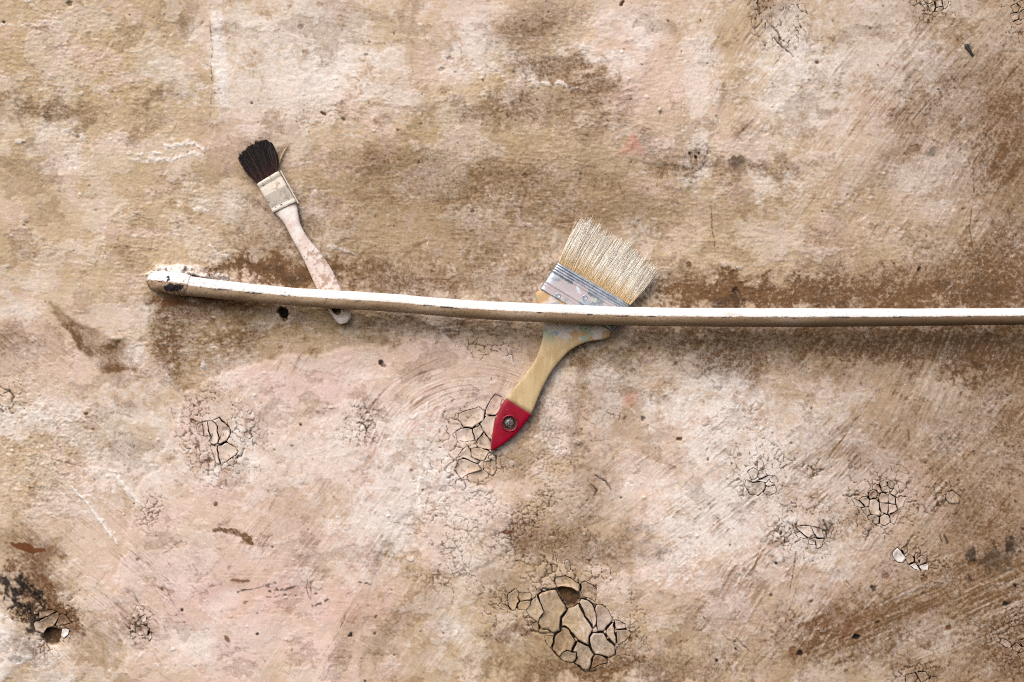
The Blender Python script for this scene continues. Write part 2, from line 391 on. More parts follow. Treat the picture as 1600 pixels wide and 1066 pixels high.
nA = fbm(X, Y, 150, 4, 1); nB = fbm(X, Y, 46, 4, 21, .55); nC = fbm(X, Y, 13, 3, 41, .6); nD = fbm(X, Y, 5.2, 2, 61, .6)
nH = fbm(X * .5, Y, 6.0, 3, 81, .65)          # flattened sideways
wx = 16 * fbm(X, Y, 40, 4, 101, .6); wy = 16 * fbm(X, Y, 40, 4, 131, .6)

def win(x0, y0, x1, y1):
    i0, i1 = np.searchsorted(XS, (x0, x1)); j0, j1 = np.searchsorted(YS, (y0, y1))
    return slice(j0, j1), slice(i0, i1)
def add(key, m, s):
    MK[key][s] = 1 - (1 - MK[key][s]) * (1 - np.clip(m, 0, 1))
def blobm(cx, cy, rx, ry, ang=0, soft=.6, warp=1.0, grain=.5):
    R = max(rx, ry) * (1 + soft) + 40 * warp + 10
    s = win(cx - R, cy - R, cx + R, cy + R)
    dx = X[s] - cx + warp * wx[s]; dy = Y[s] - cy + warp * wy[s]
    a = math.radians(ang); u = dx * math.cos(a) + dy * math.sin(a); v = -dx * math.sin(a) + dy * math.cos(a)
    r = np.sqrt((u / rx) ** 2 + (v / ry) ** 2) + grain * (.34 * nB[s] + .42 * nC[s] + .34 * nD[s])
    return sstep(1 + soft, 1 - soft, r), s
def blob(key, cx, cy, rx, ry, ang=0, amt=.6, soft=.6, warp=1.0, grain=.6):
    m, s = blobm(cx, cy, rx, ry, ang, soft, warp, grain); add(key, m * amt, s)
def segdist(pts, s, warp=0.0):
    x = X[s] + warp * (wx[s] * .25 + 2.2 * nC[s]); y = Y[s] + warp * (wy[s] * .25 + 2.2 * nD[s] + 1.5 * nC[s])
    d = np.full(x.shape, 1e6, np.float32); tt = np.zeros(x.shape, np.float32); n = len(pts) - 1
    for i in range(n):
        (ax, ay), (bx, by) = pts[i], pts[i + 1]
        L2 = (bx - ax) ** 2 + (by - ay) ** 2 + 1e-9
        t = np.clip(((x - ax) * (bx - ax) + (y - ay) * (by - ay)) / L2, 0, 1)
        dd = np.hypot(x - ax - t * (bx - ax), y - ay - t * (by - ay))
        q = dd < d; d = np.where(q, dd, d); tt = np.where(q, (i + t) / n, tt)
    return d, tt
def bbox(pts, m):
    xs = [p[0] for p in pts]; ys = [p[1] for p in pts]
    return win(min(xs) - m, min(ys) - m, max(xs) + m, max(ys) + m)
def line(key, pts, wd, amt, h=0.0, warp=1.0, taper=True, broken=0.0):
    s = bbox(pts, wd * 3 + 16); d, t = segdist(pts, s, warp)
    ww = wd * (.45 + .55 * np.sin(np.pi * np.clip(t, .02, .98))) if taper else wd
    m = sstep(ww + .9, ww - .6, d)
    if broken: m = m * sstep(broken - .25, broken + .05, .5 + .5 * nC[s] + .25 * nB[s])
    if key: add(key, m * amt, s)
    if h: H[s] += h * sstep(ww * 1.6 + 1.5, 0, d) * (1 if not broken else (.3 + .7 * m))
def inside(pts, x, y):
    c = np.zeros(x.shape, bool); n = len(pts)
    for i in range(n):
        (ax, ay), (bx, by) = pts[i], pts[i - 1]
        if ay == by: continue
        c ^= ((ay > y) != (by > y)) & (x < (bx - ax) * (y - ay) / (by - ay) + ax)
    return c
def blur(a, k):
    for _ in range(2):
        for ax in (0, 1):
            cs = np.cumsum(np.pad(a, [(k + 1, k) if i == ax else (0, 0) for i in (0, 1)], mode='edge'), axis=ax)
            n = a.shape[ax]; w_ = 2 * k + 1
            a = (np.take(cs, range(w_, w_ + n), ax) - np.take(cs, range(0, n), ax)) / w_
    return a
def layer(pts, h, k=1, warp=.7, **mix):
    s = bbox(pts, 40); c = inside(pts, X[s] + warp * wx[s] + 2 * nC[s], Y[s] + warp * wy[s] + 2 * nD[s]).astype(np.float32)
    c = blur(c, k); H[s] += h * c
    for key, a in mix.items(): add(key, c * a * (.75 + .5 * nB[s]), s)
    return c, s

# --- broad relief and grain
H += 1.6 * nA + .35 * nB
smooth_m = sstep(520, 640, Y + 40 * nA)                     # below the pipe the plaster is trowelled smoother
mott = .5 + .09 * nB

# rough, stippled zones
rough = np.zeros_like(H)
def rz(cx, cy, rx, ry, ang, amt):
    m, s = blobm(cx, cy, rx, ry, ang, .45, 1.4, .9); rough[s] = np.maximum(rough[s], m * amt)
for a in ((130, 110, 190, 130, 10, .8), (150, 240, 190, 60, 0, .55), (270, 370, 120, 90, 0, 1.0), (310, 450, 150, 40, 4, .9), (300, 530, 85, 70, 0, 1.1), (420, 510, 120, 40, 0, .8),
          (560, 130, 90, 30, 20, .5), (600, 190, 160, 40, 8, .65), (560, 290, 160, 90, 0, .7), (760, 150, 130, 80, 0, .7), (850, 60, 80, 50, -30, .8), (860, 230, 170, 120, 0, .75),
          (1080, 310, 260, 120, 0, .55), (1300, 380, 260, 100, 0, .5), (620, 410, 180, 80, 0, .5), (1150, 450, 180, 40, 0, .95), (1450, 430, 200, 70, 0, .45), (700, 505, 160, 22, 3, 1.0),
          (60, 690, 100, 70, 20, 1.25), (60, 770, 70, 50, 0, 1.0), (40, 620, 60, 50, 0, .6), (1000, 580, 160, 60, -10, .6), (1200, 560, 200, 60, 0, .5), (700, 790, 40, 120, 0, .35), (620, 880, 50, 90, 0, .4),
          (1100, 960, 140, 90, 0, .45), (880, 900, 200, 120, 0, .25), (1420, 900, 100, 50, 0, .4), (1480, 720, 120, 60, 0, .3), (80, 380, 90, 60, 0, .4), (1040, 130, 90, 60, 0, .3), (1090, 270, 60, 40, 0, .5)):
    rz(*a)
gr = .20 + .80 * np.clip(rough + .5 * sstep(.1, .6, nB - nA), 0, 1.2)
stip = np.maximum(0, .15 + nH) * 1.3 + .55 * np.maximum(0, nC) + .35 * nD
nE = fbm(X * .75, Y, 3.6, 2, 91, .7)
H += rough * (.60 * stip + .42 * nE - .2) * (.75 + .6 * nB); H += .07 * nE * gr
mott += gr * (.15 * nC +   .14 * nD - .13 * nH * rough); H += gr * (.12 * nC + .07 * nD)
H += (.04 + .10 * (1 - smooth_m)) * nH

# brush and trowel strokes
def strokes(m, s, ang, pitch, length, amp, seed, mot=.12, polar=None):
    if polar:
        r = np.hypot(X[s] - polar[0], Y[s] - polar[1]); th = np.arctan2(Y[s] - polar[1], X[s] - polar[0])
        u, v = th * polar[2] / length, r + 4 * nA[s]
    else:
        a = math.radians(ang); u = ((X[s]) * math.cos(a) + Y[s] * math.sin(a)) / length
        v = -X[s] * math.sin(a) + Y[s] * math.cos(a) + 2.5 * nA[s] + 1.0 * nB[s]
    pitch = pitch * .62
    f = pn(u, v / pitch, seed) + .7 * pn(u * 2.3, v / (pitch * .55), seed + 3)
    m = m * np.clip(.75 + .7 * nB[s] + .5 * nA[s], .1, 1.3)
    H[s] += m * amp * .75 * f; mott[s] += m * mot * 1.75 * f
    return f
for i, (cx, cy, rx, ry, ang, pitch, ln, amp, mo) in enumerate((
        (1130, 780, 210, 150, -36, 5.5, 90, .42, .17), (1230, 900, 160, 130, -58, 5.5, 110, .40, .16), (1400, 760, 160, 120, -52, 6, 120, .28, .12), (1330, 130, 240, 160, -50, 6, 130, .34, .12),
        (1450, 300, 180, 120, -62, 6, 110, .30, .12), (1130, 90, 110, 120, -62, 6, 120, .26, .10), (1480, 960, 260, 110, -24, 7, 140, .32, .14), (140, 900, 210, 130, 40, 5, 80, .34, .12), (60, 560, 130, 80, 36, 5, 60, .3, .10),
        (250, 940, 160, 120, 62, 6, 100, .2, .10), (500, 800, 170, 160, -48, 6, 90, .26, .10), (420, 940, 180, 110, 2, 4.5, 60, .2, .10), (620, 820, 80, 130, -62, 5, 80, .35, .12), (650, 1020, 120, 60, 32, 5, 60, .25, .1),
        (560, 45, 130, 50, 9, 4.5, 90, .26, .10), (980, 110, 120, 60, -12, 5, 60, .32, .12), (1080, 180, 40, 120, 88, 4.5, 90, .3, .12), (70, 1040, 80, 40, 2, 4.5, 70, .34, .16), (780, 640, 60, 40, 4, 4, 60, .25, .1),
        (1250, 330, 300, 80, 4, 6, 40, .2, .08), (420, 110, 60, 120, 86, 6, 120, .14, .06), (720, 320, 300, 90, 2, 5, 40, .16, .07), (980, 560, 60, 40, -42, 4, 50, .35, .14), (1480, 600, 160, 90, -66, 7, 80, .25, .12), (300, 760, 150, 80, 12, 4.5, 60, .16, .08))):
    m, s = blobm(cx, cy, rx, ry, 0, .5, 1.2, .6); strokes(m, s, ang, pitch, ln, amp, 200 + i * 9, mo)
# the fan of curved strokes left of the red tip
s = win(470, 500, 900, 760); r = np.hypot(X[s] - 735, Y[s] - 742); th = np.arctan2(Y[s] - 742, X[s] - 735)
m = sstep(100, 125, r) * sstep(225, 180, r + 12 * nB[s]) * sstep(-.9, -1.3, th) * sstep(-3.1, -2.7, th)
strokes(m, s, 0, 4.6, 95, .55, 777, .17, (735, 742, 160))

# --- skim layers with an edge one can see
layer([(290, 612), (345, 585), (450, 556), (560, 546), (640, 528), (720, 545), (790, 560), (780, 620), (700, 640), (655, 735), (640, 800), (600, 850), (570, 940), (560, 1200), (230, 1200), (180, 930), (215, 760), (265, 690)], .9, 1, .35, pink=.55)
layer([(655, 722), (690, 735), (770, 765), (800, 790), (800, 860), (720, 900), (690, 895), (665, 872), (662, 850), (657, 790)], 1.3, 1, .45, pink=.25, lime=.38)
layer([(949, 23), (926, 48), (899, 81), (911, 109), (932, 137), (962, 147), (957, 172), (958, 215), (985, 250), (1100, 262), (1130, 150), (1060, -40), (965, -40)], 1.0, 1, .3, pink=.30)
layer([(-60, 946), (12, 958), (60, 1000), (45, 1030), (-60, 1120)], 1.0, 1, .4, lime=.95)
layer([(50, 1012), (115, 1014), (118, 1090), (45, 1090)], .7, 1, .25, lime=.45)
layer([(328, 14), (343, 24), (350, 110), (352, 170), (345, 192), (334, 110)], .6, 2, .35, lime=.5)
blob('lime', 344, 100, 10, 88, -4, .62, .5, .3, .9)
layer([(862, 565), (890, 588), (905, 640), (900, 705), (870, 720), (838, 690), (845, 620)], .7, 1, .5, lime=.45, pink=.2)
layer([(150, 470), (165, 350), (182, 322), (210, 318), (300, 320), (360, 360), (240, 520), (170, 545)], .8, 1, .5)
layer([(75, 470), (125, 505), (195, 540), (215, 585), (160, 580), (120, 540)], -.9, 1, .3, grime=.75, ochre=.6)
layer([(225, 462), (400, 478), (570, 492), (615, 535), (560, 546), (450, 556), (345, 585), (290, 612), (262, 596), (238, 540)], -.5, 1, .45, ochre=.72, grime=.22)
layer([(590, 1066), (575, 960), (600, 860), (655, 800), (660, 880), (700, 910), (720, 1080)], -.8, 1, .5, ochre=.7, grime=.1)

# --- broad stains, vignette darkening painted into some at the upper right: (key, x, y, rx, ry, angle, amount)
for a in (
    ('ochre', 110, 130, 260, 150, 0, .62), ('ochre', 60, 330, 190, 120, 0, .40), ('ochre', 270, 370, 130, 80, 0, .40), ('ochre', 360, 550, 220, 55, -6, .75), ('ochre', 430, 500, 200, 40, 0, .6), ('ochre', 560, 330, 190, 110, 0, .50), ('ochre', 760, 250, 200, 110, 0, .52),
    ('ochre', 830, 100, 140, 60, 0, .5), ('ochre', 1000, 380, 240, 90, 0, .45), ('ochre', 640, 930, 80, 160, 0, .55), ('ochre', 850, 800, 130, 110, 0, .40), ('ochre', 960, 555, 150, 50, 0, .55), ('ochre', 1200, 545, 190, 40, 0, .5), ('ochre', 790, 1000, 140, 80, 0, .55), ('ochre', 1020, 1010, 120, 60, 0, .45), ('ochre', 1180, 280, 180, 60, 0, .4), ('ochre', 230, 30, 70, 60, 0, .35), ('ochre', 660, 200, 120, 40, 0, .4), ('ochre', 1380, 1000, 200, 70, -20, .3),
    ('pink', 480, 930, 190, 180, 0, .55), ('pink', 600, 640, 170, 120, 0, .45), ('pink', 420, 600, 140, 50, 0, .5), ('pink', 250, 860, 140, 130, 0, .45), ('pink', 110, 560, 130, 60, 0, .45), ('pink', 1000, 110, 90, 70, 0, .45), ('pink', 1100, 720, 190, 150, 0, .42), ('pink', 730, 790, 100, 100, 0, .4), ('pink', 1150, 890, 180, 110, 0, .45), ('pink', 790, 580, 30, 60, 20, .4), ('pink', 340, 200, 70, 30, 0, .35), ('pink', 770, 640, 22, 45, 0, .6), ('pink', 1330, 790, 160, 110, 0, .35), ('pink', 500, 140, 140, 70, 0, .3), ('pink', 740, 40, 90, 50, 0, .3), ('pink', 1400, 200, 160, 110, 0, .22),
    ('lime', 470, 60, 140, 60, 0, .42), ('lime', 450, 140, 110, 60, 0, .35), ('lime', 742, 70, 50, 38, 20, .55), ('lime', 270, 118, 38, 26, 0, .38), ('lime', 610, 780, 52, 120, 28, .55), ('lime', 590, 660, 60, 50, 0, .35), ('lime', 680, 740, 34, 40, 0, .55), ('lime', 200, 695, 80, 95, 0, .42), ('lime', 945, 92, 55, 14, 5, .55), ('lime', 1098, 120, 24, 120, 4, .40), ('lime', 1086, 255, 22, 40, -8, .65), ('lime', 1130, 690, 50, 130, 0, .48), ('lime', 1270, 850, 62, 36, 30, .55), ('lime', 20, 655, 50, 30, 0, .6),
    ('lime', 380, 680, 18, 50, 0, .55), ('lime', 350, 735, 40, 14, -14, .5), ('lime', 355, 590, 20, 16, 0, .35), ('lime', 960, 590, 50, 22, -10, .35), ('lime', 950, 650, 14, 40, 10, .4), ('lime', 1060, 640, 60, 20, 22, .5), ('lime', 1130, 610, 60, 30, 30, .5), ('lime', 1215, 292, 40, 20, 10, .5), ('lime', 1340, 70, 150, 70, -30, .35), ('lime', 1430, 120, 60, 50, 0, .40), ('lime', 1470, 260, 60, 30, -30, .30), ('lime', 1225, 60, 40, 60, 30, .45), ('lime', 1250, 170, 60, 50, 0, .3), ('lime', 560, 95, 40, 16, 10, .4), ('lime', 520, 720, 70, 50, 0, .25), ('lime', 1120, 790, 110, 70, -40, .35), ('lime', 1050, 860, 60, 40, 0, .3), ('lime', 1440, 1000, 110, 24, -14, .30), ('lime', 600, 155, 60, 20, 10, .3), ('lime', 220, 1000, 60, 30, 0, .3), ('lime', 20, 480, 36, 16, 0, .4), ('lime', 210, 540, 14, 34, 0, .55), ('lime', 340, 310, 60, 20, 6, .35),
    ('grime', 440, 424, 90, 22, 4, .95), ('grime', 430, 430, 80, 12, 4, .9), ('grime', 420, 395, 60, 34, 0, .35), ('grime', 700, 435, 190, 34, 2, .40), ('grime', 1150, 458, 130, 22, 0, .8), ('grime', 1300, 464, 320, 22, 0, .5), ('grime', 900, 440, 60, 30, 0, .4), ('grime', 620, 440, 120, 22, 2, .45), ('grime', 1400, 530, 260, 26, 0, .25), ('soot_shade', 1540, 455, 90, 14, 0, .22), ('grime', 1070, 530, 120, 18, 0, .4), ('grime', 1080, 430, 60, 24, 0, .3), ('grime', 1330, 455, 230, 32, 0, .52), ('grime', 1540, 440, 120, 70, 0, .55), ('grime', 265, 545, 26, 75, 0, .50), ('grime', 330, 520, 90, 50, 0, .30), ('grime', 300, 475, 90, 14, 4, .45), ('grime', 700, 512, 170, 14, 3, .50), ('grime', 1200, 535, 240, 36, 0, .42), ('grime', 1150, 570, 50, 30, 0, .45), ('grime', 1500, 545, 190, 45, 0, .50), ('grime', 1530, 575, 40, 22, 0, .5), ('grime', 1590, 230, 60, 130, 0, .35), ('grime', 700, 350, 260, 60, 0, .25), ('grime', 900, 300, 150, 90, 0, .22), ('grime', 660, 280, 200, 60, 0, .22), ('lime', 1180, 760, 150, 120, -45, .42), ('lime', 1250, 690, 90, 50, -40, .3), ('lime', 420, 700, 110, 70, 0, .25), ('pink', 380, 980, 120, 80, 0, .5), ('pink', 640, 600, 120, 50, -20, .5), ('grime', 1530, 160, 90, 70, 0, .28), ('grime', 1560, 880, 90, 130, 0, .42), ('grime', 1400, 965, 220, 50, -22, .35), ('grime', 1310, 980, 90, 50, 0, .45), ('grime', 1560, 1040, 140, 60, -30, .35), ('grime', 1460, 690, 170, 60, 0, .22), ('grime', 1590, 640, 70, 80, 0, .35),
    ('grime', 870, 110, 60, 20, 8, .60), ('grime', 830, 40, 60, 36, -20, .40), ('grime', 925, 135, 30, 26, 0, .45), ('grime', 760, 170, 70, 16, 4, .45), ('grime', 860, 165, 90, 26, 0, .32), ('grime', 1170, 262, 90, 16, 0, .52), ('grime', 1060, 255, 36, 22, 0, .35), ('grime', 1080, 420, 20, 12, 0, .3), ('grime', 60, 165, 70, 12, 4, .50), ('grime', 130, 205, 20, 8, 0, .45), ('grime', 245, 152, 30, 7, -12, .5), ('grime', 205, 220, 14, 9, 0, .45), ('grime', 290, 40, 12, 26, 30, .35), ('grime', 330, 190, 16, 14, 0, .3), ('grime', 920, 855, 110, 26, 0, .48), ('grime', 830, 830, 70, 30, 0, .35), ('grime', 930, 760, 40, 60, 0, .28), ('grime', 1000, 1040, 130, 30, 0, .42), ('grime', 880, 1045, 120, 20, 0, .42), ('grime', 790, 990, 50, 10, 5, .45), ('grime', 1130, 980, 60, 60, 0, .25), ('grime', 460, 840, 30, 60, 0, .12), ('grime', 940, 560, 60, 16, 0, .40), ('grime', 905, 620, 16, 90, 0, .35), ('grime', 965, 640, 40, 60, 0, .25), ('grime', 735, 280, 160, 26, 0, .22), ('grime', 600, 250, 110, 20, 0, .25), ('grime', 1000, 330, 200, 30, 0, .22), ('grime', 1400, 250, 24, 50, 40, .32), ('grime', 1450, 150, 60, 14, -32, .35), ('grime', 1490, 215, 10, 34, 10, .32), ('grime', 1590, 400, 60, 60, 0, .3), ('grime', 1545, 250, 40, 40, 0, .3), ('grime', 840, 640, 10, 60, 24, .3), ('grime', 540, 1000, 14, 60, 20, .25), ('grime', 10, 530, 40, 18, 0, .38), ('grime', 200, 630, 20, 12, 30, .4), ('grime', 150, 690, 100, 20, 0, .15),
    ('grime', 900, 1020, 130, 60, 0, .30), ('grime', 790, 920, 40, 20, 0, .35), ('grime', 425, 340, 70, 40, 0, .2), ('grime', 470, 390, 30, 40, 0, .3), ('grime', 1215, 15, 30, 26, 0, .35), ('grime', 30, 855, 60, 26, 10, .30), ('grime', 60, 890, 44, 24, 40, .42), ('grime', 90, 960, 36, 22, 40, .45), ('grime', 40, 1016, 40, 10, 20, .30), ('grime', 60, 1060, 60, 14, 0, .2),
    ('soot_shade', 16, 914, 32, 16, 38, .95), ('soot_shade', 44, 942, 24, 15, 38, .95), ('soot_shade', 54, 966, 18, 14, 40, .9), ('rust', 60, 905, 40, 20, 45, .32), ('grime', 70, 935, 50, 26, 45, .6), ('rust', 92, 962, 22, 20, 30, .3), ('rust', 40, 1006, 26, 12, 30, .35), ('soot_shade', 1578, 850, 20, 10, -10, .80), ('soot_shade', 1552, 876, 22, 12, -30, .55), ('soot_shade', 1519, 866, 8, 9, 0, .75), ('soot_shade', 1513, 905, 5, 4, 0, .85), ('soot_shade', 1532, 573, 26, 10, 4, .40), ('soot_shade', 1455, 235, 5, 13, 32, .55), ('soot_shade', 440, 427, 60, 7, 4, .40), ('soot_shade', 1150, 470, 30, 7, 0, .5), ('soot_shade', 1300, 470, 40, 10, 0, .22),
    ('soot_shade', 1152, 253, 9, 9, 0, .55), ('soot_shade', 27, 1030, 8, 6, 0, .5), ('soot_shade', 1443, 926, 5, 5, 0, .6),
    ('red', 985, 626, 8, 12, 20, .24), ('red', 445, 940, 150, 40, 0, .12), ('red', 780, 630, 9, 14, 0, .22), ('rust', 1325, 985, 12, 6, -30, .5), ('rust', 1240, 1018, 9, 8, 0, .6), ('rust', 1320, 960, 60, 30, 0, .22), ('rust', 60, 880, 26, 30, 0, .25), ('rust', 780, 1040, 10, 4, 30, .4), ('ochre', 860, 1010, 170, 60, 0, .35)):
    soft = .55 if a[0] in ('ochre', 'pink') or a[3] > 110 else .48
    blob(a[0], a[1], a[2], a[3], a[4], a[5], a[6], soft, 1.15 if a[3] > 14 else .25, 1.15)
# patchy overlay so nothing is one even tone
def streak(ang, seed, ln=80, pitch=5.5):
    pitch *= .62
    a = math.radians(ang); u = X * math.cos(a) + Y * math.sin(a) + 30 * nB; v = -X * math.sin(a) + Y * math.cos(a) + 3 * nA + 1.2 * nB
    return pn(u / ln, v / pitch, seed) + .8 * pn(u / (ln * .6), v / (pitch * .45), seed + 2) + .7 * pn(u / (ln * 2), v / (pitch * 3.2), seed + 4)
low = sstep(500, 600, Y + 50 * nA); rgt = sstep(760, 980, X + 90 * nA + .25 * (Y - 800)); upr = (1 - low) * sstep(1080, 1220, X + 60 * nA)
ST = low * (rgt * streak(-47, 401) + (1 - rgt) * (sstep(330, 430, X + 80 * nA) * streak(-58, 421, 70, 4.5) + sstep(430, 330, X + 80 * nA) * streak(40, 441, 60, 4.5))) + (1 - low - upr) * streak(3, 461, 26, 4.2) * .8 + upr * streak(-50, 481, 110, 6)
stm = np.clip(.55 + 1.5 * fbm(X, Y, 75, 4, 601, .6), .04, 1.5); mott += .095 * ST * stm; H += .09 * ST * stm; ST = ST * (.4 + .6 * stm)
MK['grime'] = 1 - (1 - MK['grime']) * (1 - .34 * sstep(.5, 1.5, .95 * nA + .4 * ST + .25 * nB) - .14 * sstep(.75, 1.5, .9 * ST + .5 * nD))
MK['lime'] = 1 - (1 - MK['lime']) * (1 - .50 * sstep(.45, 1.4, -.7 * nA - .7 * ST - .3 * nB))
MK['lime'] = 1 - (1 - MK['lime']) * (1 - .38 * sstep(.35, 1.2, -nA + .5 * fbm(X, Y, 70, 4, 301)))
MK['ochre'] = 1 - (1 - MK['ochre']) * (1 - .40 * sstep(.2, .9, fbm(X, Y, 110, 4, 321)) )
MK['pink'] *= .75 + .5 * fbm(X, Y, 80, 3, 341)
MK['pink'] = np.clip(MK['pink'], 0, 1)
# old skims flaked away with hard edges, dirt lodged as specks in the rough ground
sk = fbm(X, Y * 1.25, 130, 6, 501, .64); sk2 = fbm(X * .8, Y * 1.2, 90, 6, 531, .66); sk3 = fbm(X, Y, 70, 6, 561, .66)
e1 = sstep(.22, .29, sk); MK['lime'] = 1 - (1 - MK['lime']) * (1 - .22 * e1); H += .38 * e1
e2 = sstep(.30, .37, sk2) * (1 - .6 * e1); MK['grime'] = 1 - (1 - MK['grime']) * (1 - .22 * e2); H -= .30 * e2
e3 = sstep(.36, .42, sk3); MK['pink'] = 1 - (1 - MK['pink']) * (1 - .28 * e3); MK['ochre'] *= 1 - .5 * e3
e4 = sstep(-.42, -.50, sk3) * (1 - .5 * e1); MK['ochre'] = 1 - (1 - MK['ochre']) * (1 - .45 * e4); MK['lime'] *= 1 - .5 * e4
spk = sstep(.42, .75, nE + .6 * nC + .25 * nB) * np.clip(.10 + .55 * MK['grime'] + .25 * rough, 0, .8)
MK['grime'] = 1 - (1 - MK['grime']) * (1 - .65 * spk); H -= .35 * spk
# soiling, plus vignette darkening put into colour, heavier towards the wall's right-hand side
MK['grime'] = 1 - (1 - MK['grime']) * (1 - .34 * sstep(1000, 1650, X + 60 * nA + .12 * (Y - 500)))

# --- sharp stains and marks
line('rust', [(22, 852), (40, 853), (52, 860), (66, 860)], 6.5, .95, 0, .8)
line('grime', [(335, 829), (360, 830), (380, 833), (390, 842), (396, 850)], 5, .8, 0, .5); line('rust', [(378, 846), (385, 843), (392, 850)], 2.5, .6, 0, .5)
line('rust', [(361, 907), (376, 909), (390, 907)], 3, .8, 0, .5); line('rust', [(779, 832), (792, 831), (803, 831)], 3.2, .85, 0, .6)
line('rust', [(352, 994), (358, 1002)], 3.2, .85, 0, .2)
for pts in ([(372, 926), (400, 918), (432, 911)], [(415, 916), (428, 921), (440, 923), (470, 914)], [(415, 935), (430, 933), (455, 928)], [(420, 924), (430, 929)], [(484, 947), (497, 945), (515, 937)], [(560, 909), (592, 913)]):
    line('soot_shade', pts, 1.5, .85, 0, .5, False, .5)
line('grime', [(480, 905), (481, 930), (487, 938)], .8, .7); line('grime', [(489, 903), (486, 920), (485, 932)], .8, .6)
layer([(966, 241), (979, 224), (988, 202), (997, 218), (1004, 230), (1011, 242), (990, 244)], .1, 1, .15, red=.40)
for pts, h in (([(112, 760), (140, 790), (165, 825), (185, 850)], 1.4), ([(172, 733), (195, 760), (216, 785)], 1.1), ([(200, 242), (240, 240), (275, 228), (300, 226), (320, 236)], 2.0), ([(205, 250), (250, 246), (318, 242)], 1.2), ([(505, 190), (475, 188)], .9), ([(105, 200), (125, 213), (140, 218)], 1.2),
                ([(500, 380), (525, 386), (560, 397)], 1.4), ([(800, 128), (860, 130), (900, 134), (915, 142)], 1.3), ([(300, 322), (330, 332)], 1.5), ([(325, 385), (345, 398), (360, 405)], 1.3), ([(1200, 60), (1240, 0)], .6), ([(1370, 950), (1440, 915), (1500, 905)], .8), ([(1530, 912), (1555, 917), (1580, 905)], .9), ([(660, 745), (655, 770), (658, 800)], 1.0), ([(655, 648), (665, 640), (672, 632)], 1.5), ([(640, 655), (655, 648)], 1.3), ([(1290, 680), (1330, 690), (1360, 695)], .8), ([(0, 40), (60, 38), (95, 36)], .7), ([(1480, 215), (1520, 185)], .5), ([(253, 580), (275, 610)], 1.2), ([(285, 640), (282, 670)], .5)):
    line('lime', pts, 3.0 if h > .7 else 1.8, .70, h * .6, 1.3, True, .42)
line('lime', [(112, 760), (140, 790), (165, 825), (185, 850)], 1.6, .9, .7, .25); line('lime', [(172, 733), (195, 760), (216, 785)], 1.3, .85, .5, .25); line('lime', [(795, 545), (803, 575)], 1.0, .8, .3, .2)
# thin scratches and incised lines
for pts in ([(1120, 980), (1145, 1005), (1158, 1015)], [(1150, 997), (1175, 1020)], [(1310, 898), (1333, 918)], [(1098, 962), (1103, 968)], [(1290, 720), (1365, 620)], [(1525, 410), (1515, 360), (1522, 300), (1520, 250)], [(1110, 320), (1118, 400)], [(540, 960), (532, 980)], [(458, 1010), (456, 1018)], [(1422, 690), (1418, 665)], [(1430, 470), (1422, 445)], [(1260, 745), (1285, 735)], [(1110, 690), (1105, 706)], [(1245, 920), (1225, 980)], [(1185, 865), (1178, 890)], [(1245, 860), (1235, 920)], [(860, 350), (905, 345)], [(330, 190), (332, 80), (328, 30)], [(520, 172), (505, 178)], [(800, 548), (803, 575)]):
    line('grime', pts, .8, .7, -.4, .35, True, .45)
for _ in range(700):                                             # fine random scratches, light and dark
    x0, y0 = RNG.uniform(0, 1600), RNG.uniform(0, 1066); a = math.radians(RNG.choice([-52, -36, 38, 4]) + RNG.normal(0, 9)); L = RNG.uniform(6, 45)
    line('lime' if RNG.random() < .62 else 'grime', [(x0, y0), (x0 + L * .5 * math.cos(a) + RNG.normal(0, 2), y0 + L * .5 * math.sin(a)), (x0 + L * math.cos(a), y0 + L * math.sin(a))], RNG.uniform(.4, .9), RNG.uniform(.25, .6), RNG.uniform(-.35, .35), .6, True, .35)
# specks and pits
for _ in range(900):
    x0, y0 = RNG.uniform(-20, 1620), RNG.uniform(-20, 1086)
    if RNG.random() > .35 + .4 * (x0 / 1600) + .25 * (y0 > 560): continue
    r = 0.7 + RNG.exponential(.75); s = win(x0 - 9, y0 - 9, x0 + 9, y0 + 9)
    a = RNG.uniform(0, 3.14); u = (X[s] - x0) * math.cos(a) + (Y[s] - y0) * math.sin(a); v = (-(X[s] - x0) * math.sin(a) + (Y[s] - y0) * math.cos(a)) * RNG.uniform(1, 1.9)
    m = sstep(r + .9, r - .5, np.hypot(u, v) + .7 * nD[s]); q = RNG.random()
    add('soot_shade' if q < .30 else ('rust' if q < .55 else 'grime'), m * RNG.uniform(.35, .85), s); H[s] -= m * RNG.uniform(0, 1.0)
for _ in range(330):                                             # light crumbs standing proud
    x0, y0 = RNG.uniform(-20, 1620), RNG.uniform(-20, 1086); r = .8 + RNG.exponential(.9); s = win(x0 - 9, y0 - 9, x0 + 9, y0 + 9)
    m = sstep(r + 1, r - .8, np.hypot(X[s] - x0, (Y[s] - y0) * 1.4) + .8 * nD[s]); H[s] += m * RNG.uniform(.4, 1.3); add('lime', m * .5, s)
def pit(x, y, r, depth, key='soot_shade', amt=.95, el=1.0, ang=0):
    s = win(x - 4 * r, y - 4 * r, x + 4 * r, y + 4 * r); a = math.radians(ang)
    u = (X[s] - x) * math.cos(a) + (Y[s] - y) * math.sin(a); v = (-(X[s] - x) * math.sin(a) + (Y[s] - y) * math.cos(a)) * el
    m = sstep(r + 1.1, r - .9, np.hypot(u, v) + r * .42 * nC[s] + 1.7 * nD[s]); H[s] -= depth * m; add(key, m * amt, s)
